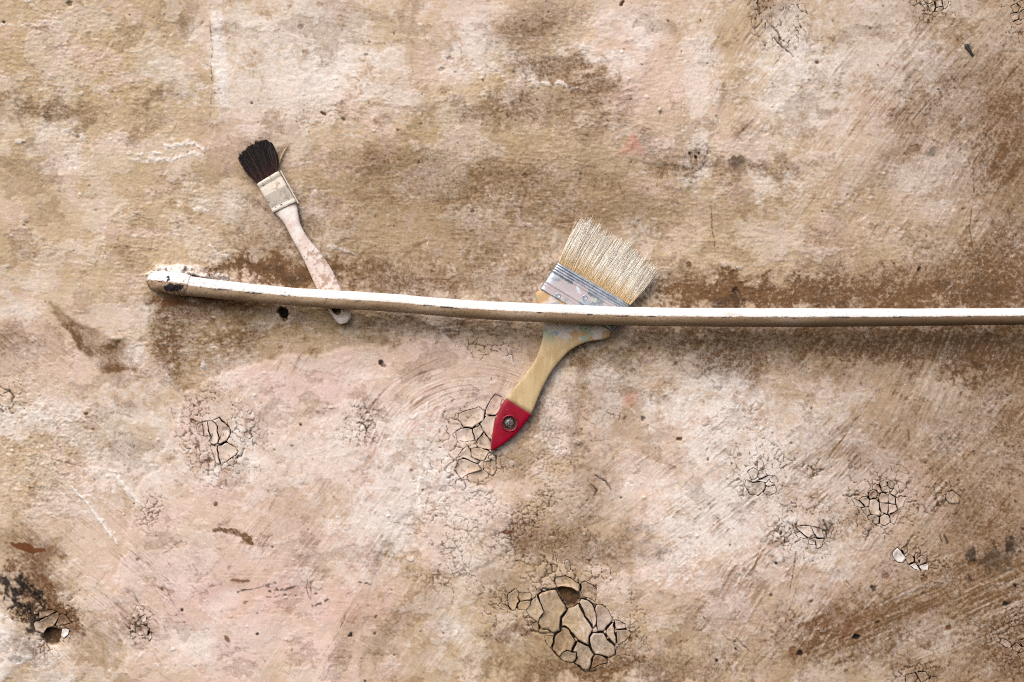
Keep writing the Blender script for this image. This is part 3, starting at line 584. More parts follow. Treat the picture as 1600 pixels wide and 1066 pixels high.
for a in ((442, 489, 8.3, 10), (1338, 996, 5.5, 4, 'soot_shade', .95, 1.5, -6), (1372, 973, 4, 2, 'soot_shade', .7, 1.5, -20), (1483, 981, 3.2, 1, 'rust', .8), (1092, 239, 2.4, 2), (1087, 245, 2.2, 2), (1078, 240, 2, 2), (109, 5, 3.2, 2.5, 'soot_shade', .6, .6, 60), (5, 35, 2.2, 1.5, 'soot_shade', .9), (1277, 98, 2.2, 1, 'rust', .9), (325, 102, 1.6, 1), (577, 66, 2.62, 1.1, 'grime', 0.44, 2), (572, 86, 3.0, 1.1, 'grime', 0.44, 1.6), (470, 42, 3.0, 1.21, 'grime', 0.39, 0.7, 40), (690, 108, 3.75, 1.38, 'grime', 0.33, 1.4, -20), (704, 92, 4.5, 1.65, 'grime', 0.33, 1.3), (505, 178, 5, 2, 'grime', .8, 2.2, 25), (537, 186, 4, 1.5, 'grime', .8, 1.8, 20), (660, 766, 1.8, 1), (1062, 686, 4.5, 3, 'grime', .85, 1.2), (1005, 654, 3.2, 2, 'soot_shade', .7), (1268, 638, 2.2, 1.5), (1435, 420, 2.8, 1), (548, 992, 2.6, 2), (586, 990, 2, 1), (402, 991, 1.9, 1), (285, 953, 1.7, 1), (254, 920, 2.5, .5, 'grime', .6), (383, 942, 3.6, .6, 'grime', .6), (470, 664, 1.8, 1), (871, 180, 3.38, 1.38, 'grime', 0.44, 1.7, 15), (943, 180, 3.0, 1.38, 'grime', 0.39, 1.7, 15), (973, 5, 5, 3, 'grime', .8, 1.8, -60), (1213, 880, 2.2, 1), (1202, 850, 1, .5), (1208, 870, 2, 1, 'rust', .7), (1205, 930, 2, .8, 'rust', .8), (1213, 956, 1.8, .8, 'rust', .8), (1250, 1021, 4, 2), (1268, 941, 2.2, 1, 'grime', .9), (1150, 1014, 2.2, 1.4), (1148, 1003, 1.8, 1), (1120, 1032, 3, 1), (42, 348, 4, 1, 'rust', .5, 1.8), (38, 352, 1.6, 1, 'soot_shade', .5), (150, 328, 1.3, 1), (445, 498, 4, 2, 'grime', .8), (205, 560, 2, .3, 'ochre', .9), (1585, 915, 2.5, 1.5), (1571, 944, 3.5, 2), (1365, 921, 4, 2, 'soot_shade', .8), (1518, 882, 5, 2, 'grime', .7), (1150, 455, 5, 2, 'soot_shade', .6), (1500, 645, 1.8, 1), (985, 156, 1.5, 1), (595, 566, 3.5, 2), (600, 572, 4.5, 1.5, 'grime', .7, 1.7, 20), (985, 1000, 3, 2, 'rust', .8), (1445, 905, 4.5, 1.5, 'rust', .6), (1385, 900, 5, 1.5, 'rust', .6)):
    pit(*a)
# dried white drip, nail streak, white crust over the pipe's buried end
blob('lime', 318, 571, 4.5, 8, 8, .95, .3, .05, .5); s = win(300, 550, 340, 595); H[s] += 1.6 * sstep(9, 3, np.hypot((X[s] - 318) * 1.6, Y[s] - 572))
pit(312.5, 570.5, 1.6, 0, 'soot_shade', .7); line('ochre', [(1031, 172), (1030, 182), (1029, 195)], 1.8, .9, 0, .2); line('grime', [(1031, 172), (1030, 182)], 1.2, .4, 0, .2)
for (cx, cy, rx, ry, an, hh) in ((268, 425, 30, 7, -4, 6), (310, 428, 34, 5, 6, 7), (240, 432, 8, 10, 30, 5), (340, 434, 22, 4, 8, 5), (285, 418, 36, 5, 0, 3)):
    m, s = blobm(cx, cy, rx, ry, an, .4, .18, .9); H[s] += hh * m * (.75 + .5 * nC[s]); add('lime', m * .8, s)
for a in ((290, 421, 2.5, .5, 'soot_shade', .8, .5, 3), (261, 424, 2.2, .5, 'soot_shade', .8, .5, 8), (303, 431.5, 5, 2, 'grime', .9, 3, 3), (330, 433, 3, 1.5, 'soot_shade', .6, 2.4, 4), (238, 437, 4, 2, 'soot_shade', .7, 1.2)):
    pit(*a)
for (cx, cy, rx, ry) in ((290, 474, 50, 4), (268, 470, 24, 5), (345, 468, 36, 3), (390, 477, 30, 3)):
    blob('rust', cx, cy, rx, ry, 3, .55, .6, .2, 1.6)
# painted shadow behind the handle hole; smudge and hair-line debris at the black bristles
blob('soot_shade', 524, 484, 9, 5, 0, .9, .4, .1, .3); blob('grime', 440, 236, 16, 10, -40, .50, .6, .3, .9); blob('grime', 395, 315, 24, 9, 30, .4, .7, .4, .9); blob('grime', 405, 222, 26, 10, -20, .35, .8, .4, .9)

# --- crazing round the patches: hair cracks that fade out, and hand-placed bold cracks
CR = 1.05
def craze(cx, cy, rx, ry, cell, seed, amt=.75, wd=.085, ang=0):
    m, s = blobm(cx, cy, rx * 1.2, ry * 1.2, ang, .6, .6, .8)
    f = worley(X[s] + .35 * wx[s] + 1.5 * nC[s], Y[s] + .35 * wy[s] + 1.5 * nD[s], cell, seed)
    ww = wd * (14 / cell) * (.55 + .9 * np.clip(.5 + nB[s], 0, 1))
    c = sstep(ww, ww * .25, f) * np.minimum(1, m * 1.6) * sstep(-.55, .0, nB[s] + .6 * nC[s])
    c = c * CR; add('grime', c * amt, s); add('soot_shade', c * amt * .7, s); H[s] -= 1.0 * c
for a in ((735, 700, 50, 60, 17, 1, .6), (725, 850, 62, 38, 15, 2, .35), (810, 790, 50, 50, 11, 3, .2), (865, 690, 38, 60, 8, 4, .14), (845, 830, 60, 50, 10, 5, .45), (690, 770, 40, 40, 14, 6, .12), (330, 640, 32, 26, 12, 7, .55), (345, 690, 55, 50, 12, 8, .55), (885, 905, 50, 34, 13, 9, .7), (800, 955, 36, 36, 11, 10, .55), (980, 990, 24, 50, 11, 11, .5), (1370, 780, 62, 44, 13, 12, .55), (1190, 735, 45, 34, 10, 13, .5), (1255, 825, 46, 34, 9, 14, .7), (1275, 735, 18, 12, 14, 15, .6), (1440, 870, 40, 26, 9, 16, .6), (1590, 1000, 40, 44, 10, 17, .8), (1215, 25, 34, 36, 13, 18, .85), (1460, 8, 40, 20, 9, 19, .8), (1590, 20, 22, 32, 9, 20, .9), (222, 978, 16, 24, 9, 21, .7), (80, 975, 40, 36, 9, 22, .7), (45, 955, 22, 18, 5, 23, .8), (562, 665, 26, 26, 11, 24, .55), (235, 800, 18, 24, 8, 25, .45), (760, 545, 40, 12, 12, 26, .55), (965, 645, 14, 10, 10, 27, .6), (10, 620, 26, 24, 22, 28, .6), (1440, 1052, 40, 18, 12, 29, .7), (1480, 775, 22, 20, 11, 30, .6), (1150, 660, 50, 24, 16, 31, .15), (720, 905, 60, 16, 10, 32, .4)):
    craze(*a)
BOLD = [([(558, 660), (567, 662), (574, 668), (572, 678)], 1.0), ([(930, 742), (945, 750), (955, 765)], .9), ([(925, 758), (932, 765), (927, 775)], .9), ([(1428, 838), (1420, 850), (1413, 870)], .8), ([(1263, 728), (1275, 735), (1272, 745)], .7), ([(1275, 735), (1288, 732)], .7), ([(1246, 812), (1245, 825), (1258, 835)], 1.0), ([(1230, 815), (1240, 822)], .8), ([(1300, 818), (1292, 828), (1280, 828), (1272, 824)], 1.2), ([(1285, 812), (1292, 828)], .9), ([(1476, 838), (1480, 845), (1481, 850)], 1.1), ([(1468, 840), (1472, 848)], 1.0), ([(760, 704), (775, 712), (777, 725)], 1.0),
        ([(1363, 820), (1358, 835), (1352, 845)], .9), ([(1318, 774), (1330, 776), (1342, 774)], 1.0), ([(1418, 787), (1432, 784)], .8), ([(0, 604), (12, 610), (22, 618), (20, 628)], 1.0), ([(900, 938), (912, 935), (928, 945), (945, 950)], 1.3), ([(826, 986), (842, 988), (860, 990)], 1.0), ([(862, 1012), (880, 1030), (898, 1036), (916, 1049), (930, 1047)], 1.2),
        ([(1450, 10), (1452, 18)], 1.1), ([(840, 925), (850, 920), (868, 919)], 1.4), ([(905, 905), (908, 920), (907, 928)], 1.4), ([(745, 533), (735, 540)], .7), ([(380, 700), (376, 712), (368, 717)], 1.1), ([(1210, 60), (1225, 75), (1240, 90)], .9), ([(1205, 40), (1215, 52), (1222, 70)], .8)]
def cracks():
    for pts, wd in BOLD: line('soot_shade', pts, wd, .92, -1.6, .55, True)

# ------------------------------------------------------------------ flakes (pieces of the wall), then the beds under them
def at(field, x, y):
    i = np.clip(np.searchsorted(XS, x) - 1, 0, NX - 2); j = np.clip(np.searchsorted(YS, y) - 1, 0, NY - 2)
    fx_ = (x - XS[i]) / (XS[i + 1] - XS[i]); fy_ = (y - YS[j]) / (YS[j + 1] - YS[j])
    return float(field[j, i] * (1 - fx_) * (1 - fy_) + field[j, i + 1] * fx_ * (1 - fy_) + field[j + 1, i] * (1 - fx_) * fy_ + field[j + 1, i + 1] * fx_ * fy_)

Hb = blur(H, 4)
def subdiv(pts, seg=5.0):
    out = []
    for i in range(len(pts)):
        a = np.array(pts[i]); b = np.array(pts[(i + 1) % len(pts)]); n = max(1, int(round(np.hypot(*(b - a)) / seg)))
        for k in range(n):
            q = a + (b - a) * k / n
            j = np.array([float(pn(np.array(q[0] / 5.3), np.array(q[1] / 5.3), 5)), float(pn(np.array(q[0] / 5.3), np.array(q[1] / 5.3), 9))])
            out.append(q + j * 1.1)
    return np.array(out)
def inset(p, d):
    n = len(p); a = np.roll(p, 1, 0); b = np.roll(p, -1, 0)
    area = .5 * np.sum(p[:, 0] * b[:, 1] - b[:, 0] * p[:, 1])
    e1 = p - a; e2 = b - p
    def nrm(e):
        q = np.stack([-e[:, 1], e[:, 0]], 1); return q / (np.linalg.norm(q, axis=1, keepdims=True) + 1e-9)
    nn = nrm(e1) + nrm(e2); nn /= (np.linalg.norm(nn, axis=1, keepdims=True) + .25)
    return p + nn * d * (1 if area > 0 else -1)
def clean_nearest(key, x, y): return at(MK[key], x, y)

flake_data = []
frng = np.random.default_rng(5)
for pts, ins in FLAKES:
    p = subdiv(pts, 6.0 if len(pts) > 9 else 5.0)
    gap = np.array([ins * ((1.3 if ins > .8 else .95) + 1.0 * float(pn(np.array(q[0] / 9), np.array(q[1] / 9), 15))) for q in p]).clip(.05, 2.4)[:, None]
    top = inset(p, gap); c = top.mean(0)
    size = math.sqrt(abs(.5 * np.sum(p[:, 0] * np.roll(p[:, 1], -1) - np.roll(p[:, 0], -1) * p[:, 1])))
    h0 = at(Hb, *c); tilt = frng.normal(0, .05, 2); lift = frng.uniform(-.25, .45)
    dish = -min(2.0, .06 * size)
    V = []; 
    def hh(q, e): return h0 + lift + tilt @ (q - c) + e
    nr = 2 if size < 9 else (4 if size < 20 else 7)
    rings = [(top, -5.0), (top, -.7), (top, 0.0)] + [(c + (top - c) * (1 - i / nr), dish * (1 - (1 - i / nr) ** 2)) for i in range(1, nr)]
    for ring, e in rings:
        for q in ring: V.append((q[0], q[1], hh(q, e) + (0 if e < -.6 else .8 * (at(H, *q) - at(Hb, *q)) + .3 * float(pn(np.array(q[0] / 4), np.array(q[1] / 4), 3)))))
    V.append((c[0], c[1], hh(c, dish)))
    n = len(top); F = []
    area = np.sum(p[:, 0] * np.roll(p[:, 1], -1) - np.roll(p[:, 0], -1) * p[:, 1])
    for r in range(len(rings) - 1):
        for i in range(n):
            j = (i + 1) % n; f = (r * n + i, r * n + j, (r + 1) * n + j, (r + 1) * n + i); F.append(f)
    L_ = len(rings) - 1
    for i in range(n): F.append((L_ * n + i, L_ * n + (i + 1) % n, (L_ + 1) * n))
    flip = area > 0      # layout y runs down
    if flip: F = [f[::-1] for f in F]
    tone = frng.uniform(-.13, .13)
    A = [[at(MK[k], x, y) for k in ('ochre', 'pink', 'lime')] for x, y, _ in V]
    B = [[min(.6, at(MK[k], x, y)) * (1.0 if k == 'grime' else (.25 if k == 'soot_shade' else .6)) for k in ('grime', 'soot_shade', 'rust')] for x, y, _ in V]
    Cv = [[0, min(.95, max(.05, .5 + .95 * (at(mott, x, y) - .5) + tone + .16 * float(pn(np.array(x / 2.6), np.array(y / 2.6), 33)))), 0] for x, y, _ in V]
    for i in range(len(V)):                                   # rims rubbed dirty here and there, joints packed with old dirt
        if i < 2 * n: B[i] = [max(B[i][0], .7), max(B[i][1], .8), B[i][2]]
        elif i < 3 * n: B[i] = [max(B[i][0], .55 * max(0, .3 + float(pn(np.array(V[i][0] / 7), np.array(V[i][1] / 7), 21)))), B[i][1], B[i][2]]
    flake_data.append((V, F, A, B, Cv, n))
WHITE_FLAKES = [(1402, 868), (1423, 886), (1443, 886), (1410, 980), (95, 992), (1478, 846)]

cracks()
bed = np.zeros_like(H)
for pts, ins in FLAKES:
    p = inset(subdiv(pts, 5.0), -1.3); sl = bbox(pts, 10)
    bed[sl] = np.maximum(bed[sl], inside([tuple(q) for q in p], X[sl], Y[sl]))
for _ in range(1):                                               # shrink the joined bed again at its outer edge only
    q = np.pad(bed, 1, mode='edge'); bed = np.minimum.reduce([bed, q[:-2, 1:-1], q[2:, 1:-1], q[1:-1, :-2], q[1:-1, 2:]])
H = H * (1 - bed) + np.minimum(H, Hb - 4.5) * bed
sl = (slice(None), slice(None)); add('soot_shade', bed * .95, sl); add('grime', bed * .9, sl)
for pts, dep in HOLES:
    p = subdiv(pts, 4.0); s = bbox(pts, 14); m = blur(inside([tuple(q) for q in p], X[s], Y[s]).astype(np.float32), 1)
    H[s] = H[s] * (1 - m) + (Hb[s] - dep + 1.6 * nC[s]) * m
    add('grime', m * .97, s); add('soot_shade', m * (.42 + .3 * nC[s]), s); MK['lime'][s] *= 1 - m; MK['pink'][s] *= 1 - m

# keep the plaster behind the brushes and the pipe in its place
H = np.clip(H, -11, 9)
mott = np.clip(mott, 0, 1)
co = np.empty((NY, NX, 3), np.float32)
co[..., 0] = (X - 800) * S; co[..., 1] = -H / 1000; co[..., 2] = (533 - Y) * S + Z0
idx = np.arange(NX * NY, dtype=np.int32).reshape(NY, NX)
quads = np.stack([idx[:-1, :-1], idx[1:, :-1], idx[1:, 1:], idx[:-1, 1:]], -1).reshape(-1, 4)
me = bpy.data.meshes.new("plaster_wall")
me.vertices.add(NX * NY); me.vertices.foreach_set("co", co.ravel())
me.loops.add(quads.size); me.loops.foreach_set("vertex_index", quads.ravel())
me.polygons.add(len(quads)); me.polygons.foreach_set("loop_start", np.arange(0, quads.size, 4, dtype=np.int32))
me.polygons.foreach_set("use_smooth", np.ones(len(quads), bool))
me.update(calc_edges=True); me.materials.append(M_WALL)
def vec_attr(me, name, a):
    at_ = me.attributes.new(name, 'FLOAT_VECTOR', 'POINT'); at_.data.foreach_set("vector", np.ascontiguousarray(a, np.float32).ravel())
vec_attr(me, "wear_a", np.stack([MK['ochre'], MK['pink'], MK['lime']], -1))
vec_attr(me, "wear_shade_b", np.stack([MK['grime'], MK['soot_shade'], MK['rust']], -1))
vec_attr(me, "wear_c", np.stack([MK['red'], mott, mott * 0], -1))
wall = bpy.data.objects.new("plaster_wall", me); C.objects.link(wall)
tag(wall, "old stained plaster wall in beige and pink with cracked patches behind pipe and brushes", "wall")

for V, F, A, B, Cv, n_rim in flake_data:
    cx, cy = V[-1][0], V[-1][1]
    if any(math.hypot(cx - a, cy - b) < 7 for a, b in WHITE_FLAKES): A = [[0, .2, .95] for _ in A]; B = [(b if i < 2 * n_rim else [b[0] * .2, 0, 0]) for i, b in enumerate(B)]
    o = mesh_obj("plaster_flake", [((x - 800) * S, -h / 1000, (533 - y) * S + Z0) for x, y, h in V], F, M_WALL, wall, smooth=True)
    o.data.polygons.foreach_set('use_smooth', [i >= 2 * n_rim for i in range(len(F))])
    vec_attr(o.data, "wear_a", np.array(A)); vec_attr(o.data, "wear_shade_b", np.array(B)); vec_attr(o.data, "wear_c", np.array(Cv))

# ------------------------------------------------------------------ pipe
def catmull(pts, n):
    pts = [np.array(p, float) for p in pts]; pts = [2 * pts[0] - pts[1]] + pts + [2 * pts[-1] - pts[-2]]
    out = []
    for i in range(1, len(pts) - 2):
        a, b, c, d = pts[i - 1:i + 3]
        for k in range(n):
            t = k / n; out.append(.5 * ((2 * b) + (c - a) * t + (2 * a - 5 * b + 4 * c - d) * t * t + (3 * b - a - 3 * c + d) * t ** 3))
    out.append(pts[-2]); return out
def tube(path, radii, seg, name, mat, root, bumpy=0.0, seed=0, chip_at=None, along=None):
    path = [P(*q) for q in path]; V = []; F = []; at_ang = []; at_chip = []; at_al = []
    up0 = Vector((0, 0, 1)); n = len(path)
    for i, p in enumerate(path):
        t = (path[min(i + 1, n - 1)] - path[max(i - 1, 0)]).normalized()
        side = t.cross(up0); side = side.normalized() if side.length > 1e-4 else Vector((1, 0, 0))
        up = side.cross(t).normalized()
        for k in range(seg):
            a = 2 * math.pi * k / seg; r = radii[i] * (1 + bumpy * float(pn(np.array(i * .35), np.array(k * .6 + seed), 4)))
            q = p + (up * math.sin(a) + side * math.cos(a)) * r
            V.append(q); at_ang.append(math.sin(a)); at_al.append(along[i] if along else i / n)
            at_chip.append(max([0] + [1 - ((q.x - c[0].x) / c[1]) ** 2 - ((q.z - c[0].z) / c[2]) ** 2 for c in (chip_at or []) if q.y < p.y + r * .5]))
    for i in range(n - 1):
        for k in range(seg):
            a = i * seg + k; b = i * seg + (k + 1) % seg; F.append((a, a + seg, b + seg, b))
    V.append(path[0]); V.append(path[-1]); c0, c1 = len(V) - 2, len(V) - 1
    for k in range(seg): F.append((c0, k, (k + 1) % seg)); F.append((c1, (n - 1) * seg + (k + 1) % seg, (n - 1) * seg + k))
    at_ang += [0, 0]; at_chip += [0, 0]; at_al += [0, 1]
    o = mesh_obj(name, V, F, mat); fattr(o, "around", at_ang); fattr(o, "chip", at_chip); fattr(o, "along", at_al)
    adopt(o, root); return o
pipe = thing("pipe", "long white painted pipe with tan underside running across the plaster wall", "pipe", P(920, 484, 0))
ctrl = [(a_, b_ + 1.2, c_) for a_, b_, c_ in [(292, 445.5, 13), (350, 452, 18), (450, 462, 23), (535, 467.5, 25.5), (610, 472, 27), (730, 482, 29), (850, 488, 30), (1000, 493.5, 30), (1150, 495, 30), (1300, 495.3, 30), (1450, 494.5, 30), (1600, 493.3, 30), (1800, 491, 30), (2050, 488, 30)]]
pp = catmull(ctrl, 22)
def prad(u): return (np.interp(u, [290, 350, 600, 1000, 1300, 1600], [15.2, 14.3, 13.9, 14.5, 14.3, 12.8])) * S
tube([tuple(q) for q in pp], [prad(q[0]) * (1 + .012 * math.sin(i * .37) + .01 * math.sin(i * .11)) for i, q in enumerate(pp)], 40, "pipe_run", M_PIPE, pipe, .010, 3, None, [float(np.clip((q[0] - 240) / 1360, 0, 1)) for q in pp])
ep = catmull([(243, 440, -14), (243, 439, -3), (250, 439.5, 7), (268, 442, 12), (282, 444, 13), (297, 446, 13.5)], 9)
er = [np.interp(i, [0, 16, 30, 40, 45], [13, 15.5, 18, 17.2, 15.4]) * S for i in range(len(ep))]
tube([tuple(q) for q in ep], er, 40, "pipe_elbow", M_PIPE, pipe, .09, 9, [(P(270, 450, 20), 19 * S, 8.5 * S), (P(283, 449, 20), 9 * S, 8 * S), (P(252, 440, 20), 3 * S, 2 * S), (P(264, 435, 20), 4 * S, 6 * S)], [0.0] * len(ep))

# ------------------------------------------------------------------ brushes: lofted sections between a left and a right outline
def outline_at(side, n):
    return [np.array(q) for q in catmull(side, n)]
def loft(name, left, right, zc, ht, mat, root, n_prof=20, sq=3.2, cap=True, up=None, bulge=None, jig=0):
    """left/right: station points in layout units; zc: centre distance from the wall (mm); ht: half thickness (mm)"""
    V = []; F = []; U = []; n = len(left)
    for i in range(n):
        l, r = np.array(left[i]), np.array(right[i]); c = (l + r) / 2; h = (r - l) / 2
        for k in range(n_prof):
            a = 2 * math.pi * k / n_prof; ca, sa = math.cos(a), math.sin(a)
            x = math.copysign(abs(ca) ** (2 / sq), ca); z = math.copysign(abs(sa) ** (2 / sq), sa)
            q = c + h * x; V.append(P(q[0], q[1], zc[i] + ht[i] * z)); U.append(i / (n - 1) if up is None else up[i])
    for i in range(n - 1):
        for k in range(n_prof):
            a = i * n_prof + k; b = i * n_prof + (k + 1) % n_prof; F.append((a, b, b + n_prof, a + n_prof))
    if cap:
        F.append(tuple(range(n_prof - 1, -1, -1))); F.append(tuple(range((n - 1) * n_prof, n * n_prof)))
    bm = bmesh.new(); vs = [bm.verts.new(v) for v in V]
    for f in F: bm.faces.new([vs[i] for i in f])
    bmesh.ops.recalc_face_normals(bm, faces=bm.faces)
    me = bpy.data.meshes.new(name); bm.to_mesh(me); bm.free(); me.materials.append(mat)
    me.polygons.foreach_set("use_smooth", [len(p.vertices) == 4 for p in me.polygons])
    o = bpy.data.objects.new(name, me); C.objects.link(o); fattr(o, "up", U)
    adopt(o, root); return o
def cut_hole(o, u, v, r_units, el=1.0, ang=0.0, depth=80):
    me = bpy.data.meshes.new("cut"); bm = bmesh.new()
    bmesh.ops.create_cone(bm, cap_ends=True, segments=28, radius1=r_units * S, radius2=r_units * S, depth=depth / 1000)
    bm.to_mesh(me); bm.free(); c = bpy.data.objects.new("cut", me); C.objects.link(c)
    me.materials.append(o.data.materials[0])
    c.rotation_euler = (math.radians(90), math.radians(ang), 0); c.location = P(u, v, 6); c.scale = (1, el, 1)
    m = o.modifiers.new("b", 'BOOLEAN'); m.operation = 'DIFFERENCE'; m.object = c; m.solver = 'EXACT'
    dg = bpy.context.evaluated_depsgraph_get(); dg.update()
    new = bpy.data.meshes.new_from_object(o.evaluated_get(dg)); o.modifiers.clear(); o.data = new
    bpy.data.objects.remove(c); bpy.data.meshes.remove(me)
def bristles(name, bl, br_, tl, tr, zc, ht, tip_ht, n, mat, root, clumps, rad, seed, jit, edge=None, sag=0.0, grip=1.0, core=.90):
    """bl..br base line, tl..tr tip line (layout units)"""
    rg = np.random.default_rng(seed); V = []; F = []; T = []; R = []
    bl, br_ = np.array(bl, float), np.array(br_, float)
    tipx = np.array([t[0] for t in edge]); tipp = np.array([t[1] for t in edge], float)
    cl = np.sort(rg.random(clumps)); cz = rg.uniform(-1, 1, clumps); clen = rg.normal(0, 1, clumps)
    axis = ((tipp[0] + tipp[-1]) / 2 - (bl + br_) / 2); axis /= np.linalg.norm(axis)
    for b in range(n):
        s = rg.random(); z = rg.choice((-1, 1)) * rg.uniform(.92, 1.10)
        d = np.abs(cl - s) + .06 * np.abs(cz - z); ci = int(np.argmin(d)); pull = rg.uniform(.15, .75) * grip
        st = np.clip(s + (cl[ci] - s) * pull + rg.normal(0, .012), -.02, 1.02); zt = z + (cz[ci] - z) * pull * .6
        base = bl + (br_ - bl) * s; tip = np.array([np.interp(st, tipx, tipp[:, 0]), np.interp(st, tipx, tipp[:, 1])])
        tip = tip + axis * (clen[ci] * jit * .6 + rg.normal(0, jit) - abs(rg.normal(0, jit * .6)))
        if rg.random() < .015: tip = tip + rg.normal(0, 5, 2)
        zb, ze = zc + ht * z, zc + tip_ht * zt + rg.normal(0, .3)
        rr = rad * rg.uniform(.7, 1.3); o0 = len(V); K = 5; rv = rg.random()
        bow = rg.normal(0, 1.9); nrm = np.array([-axis[1], axis[0]])
        for k in range(K + 1):
            t = k / K; q = base + (tip - base) * t + nrm * bow * math.sin(math.pi * t) ; zz = zb + (ze - zb) * t + sag * math.sin(math.pi * t)
            c = P(q[0], q[1], zz); r_ = rr * (1 - .5 * t ** 3)
            for j in range(3):
                a = 2 * math.pi * j / 3 + b
                V.append((c.x + r_ * math.cos(a) * axis[1], c.y + r_ * math.sin(a), c.z + r_ * math.cos(a) * axis[0])); T.append(t); R.append(rv)
        for k in range(K):
            for j in range(3):
                a = o0 + k * 3 + j; c_ = o0 + k * 3 + (j + 1) % 3; F.append((a, c_, c_ + 3, a + 3))
    ncol, nrow = 110, 8
    for side in (1, -1):                                         # packed heart of the tuft, added to bounce light through the bristle gaps
        o0 = len(V)
        for i in range(ncol + 1):
            sc = .02 + .96 * i / ncol; base = bl + (br_ - bl) * sc; tip = np.array([np.interp(sc, tipx, tipp[:, 0]), np.interp(sc, tipx, tipp[:, 1])])
            L = core * (1 + .10 * float(pn(np.array(sc * 19.0), np.array(seed + .5), 3)))
            for k in range(nrow + 1):
                t = L * k / nrow; q = base + (tip - base) * t; th = (ht * .99 * (1 - t) + tip_ht * .93 * t) * (1 - (k / nrow) ** 6) * (1 - abs(2 * sc - 1) ** 8) + .5 * float(pn(np.array(sc * 40.0), np.array(t * 3), 7))
                V.append(P(q[0], q[1], zc + side * th + sag * math.sin(math.pi * t))); T.append(t); R.append(.5 + .35 * float(pn(np.array(sc * 55.0), np.array(t * 2), 8)))
        for i in range(ncol):
            for k in range(nrow):
                a = o0 + i * (nrow + 1) + k; f = (a, a + nrow + 1, a + nrow + 2, a + 1); F.append(f if side > 0 else f[::-1])
    o = mesh_obj(name, V, F, mat); fattr(o, "t", T); fattr(o, "rnd", R); o['kind'] = 'stuff'
    adopt(o, root); return o

# ---- the wide brush with the red tip
big = thing("paintbrush", "wide flat paintbrush with cream bristles, tin ferrule and red tipped wooden handle", "paintbrush", P(880, 540, 6))
axd = np.array([.515, -.857]); axn = np.array([.857, .515])
# ferrule stations run from bristle end to handle end
FL0, FR0, FL1, FR1 = map(np.array, ((872., 409.), (985., 476.), (844., 451.), (957., 518.)))
st = []; 
for t in (0, .03, .06, .085, .11, .14, .165, .19, .22, .245, .27, .30, .325, .35, .40, .55, .70, .745, .76, .775, .79, .82, .90, .97, 1.0):
    ridge = 0
    if t in (.06, .14, .22, .30): ridge = 1.0
    if t in (.085, .165, .245, .325): ridge = .9
    if t in (.11, .19, .27, .03): ridge = -1.0
    if t == .76: ridge = -.9
    if t == .775: ridge = -.9
    if t in (.745, .79): ridge = .5
    st.append((t, ridge))
fer = loft("ferrule", [FL0 + (FL1 - FL0) * t - (FR0 - FL0) / 131 * r * .5 for t, r in st], [FR0 + (FR1 - FR0) * t + (FR0 - FL0) / 131 * r * .5 for t, r in st],
           [8.5] * len(st), [7.6 + .3 * math.sin(math.pi * t) + r for t, r in st], M_FER_L, big, 44, 7.0)
def nail_ring(u, v, d, r, name, mat, root, dome=.6):
    bm = bmesh.new(); n = 14; rings = []
    for rr, dz in ((1.25, -1.0), (1.2, .35), (.95, .75), (.75, .15), (.4, .25)):
        rings.append([bm.verts.new(P(u + r * rr * math.cos(2 * math.pi * k / n), v + r * rr * math.sin(2 * math.pi * k / n), d + dz * dome)) for k in range(n)])
    for a, b in zip(rings, rings[1:]):
        for k in range(n): bm.faces.new((a[k], b[k], b[(k + 1) % n], a[(k + 1) % n]))
    bm.faces.new(rings[-1]); bmesh.ops.recalc_face_normals(bm, faces=bm.faces)
    me = bpy.data.meshes.new(name); bm.to_mesh(me); bm.free(); me.materials.append(mat)
    me.polygons.foreach_set("use_smooth", [True] * len(me.polygons)); o = bpy.data.objects.new(name, me); C.objects.link(o)
    o.parent = root.parent if False else root
    me.transform(__import__('mathutils').Matrix.Translation(-big_loc(root))); return o
def big_loc(o):
    return o.location if o.parent is None else o.location + o.parent.location
for u, v in ((914, 465), (872, 462)): nail_ring(u, v, 16.4, 3.6, "nail_head", M_FER_L, fer, .8)
# wooden handle, from the ferrule down to the red paint
HL = outline_at([(845, 452), (837, 459), (838.5, 471), (845, 488), (848.5, 508), (848, 526), (843, 545), (836, 562), (826, 577), (816.6, 590), (802.5, 606.6), (790.7, 623)], 5)
HR = outline_at([(956, 516), (953.5, 522), (952, 526.5), (943, 530.6), (929, 532.5), (915, 535.5), (902, 541), (887, 551), (870, 570), (858, 587), (845, 612), (830.6, 648)], 5)
nH_ = len(HL); upv = [1 - i / (nH_ - 1) for i in range(nH_)]
hz = [np.interp(u_, [0, .4, 1], [6.0, 6.2, 8.0]) for u_ in upv]; hh_ = [np.interp(u_, [0, .35, .8, 1], [4.4, 4.8, 6.2, 6.6]) for u_ in upv]
hand = loft("handle", HL, HR, hz, hh_, M_WOOD, big, 36, 5.0, True, upv)
RL = outline_at([(790.7, 623), (785, 631), (780, 640), (775, 653), (771.6, 665.6), (769, 681), (767.2, 694), (766.9, 704)], 5)
RR = outline_at([(830.6, 648), (825, 656), (818.5, 665), (808, 677), (797.5, 686.5), (785.6, 695), (776, 700.6), (767.3, 705)], 5)
rz_ = len(RL)
red = loft("red_tip", RL, RR, [5.9] * rz_, [np.interp(i / rz_, [0, .03, .5, 1], [4.5, 4.62, 4.5, 3.6]) for i in range(rz_)], M_RED, big, 36, 5.0)
cut_hole(red, 796.3, 661.8, 11.2)
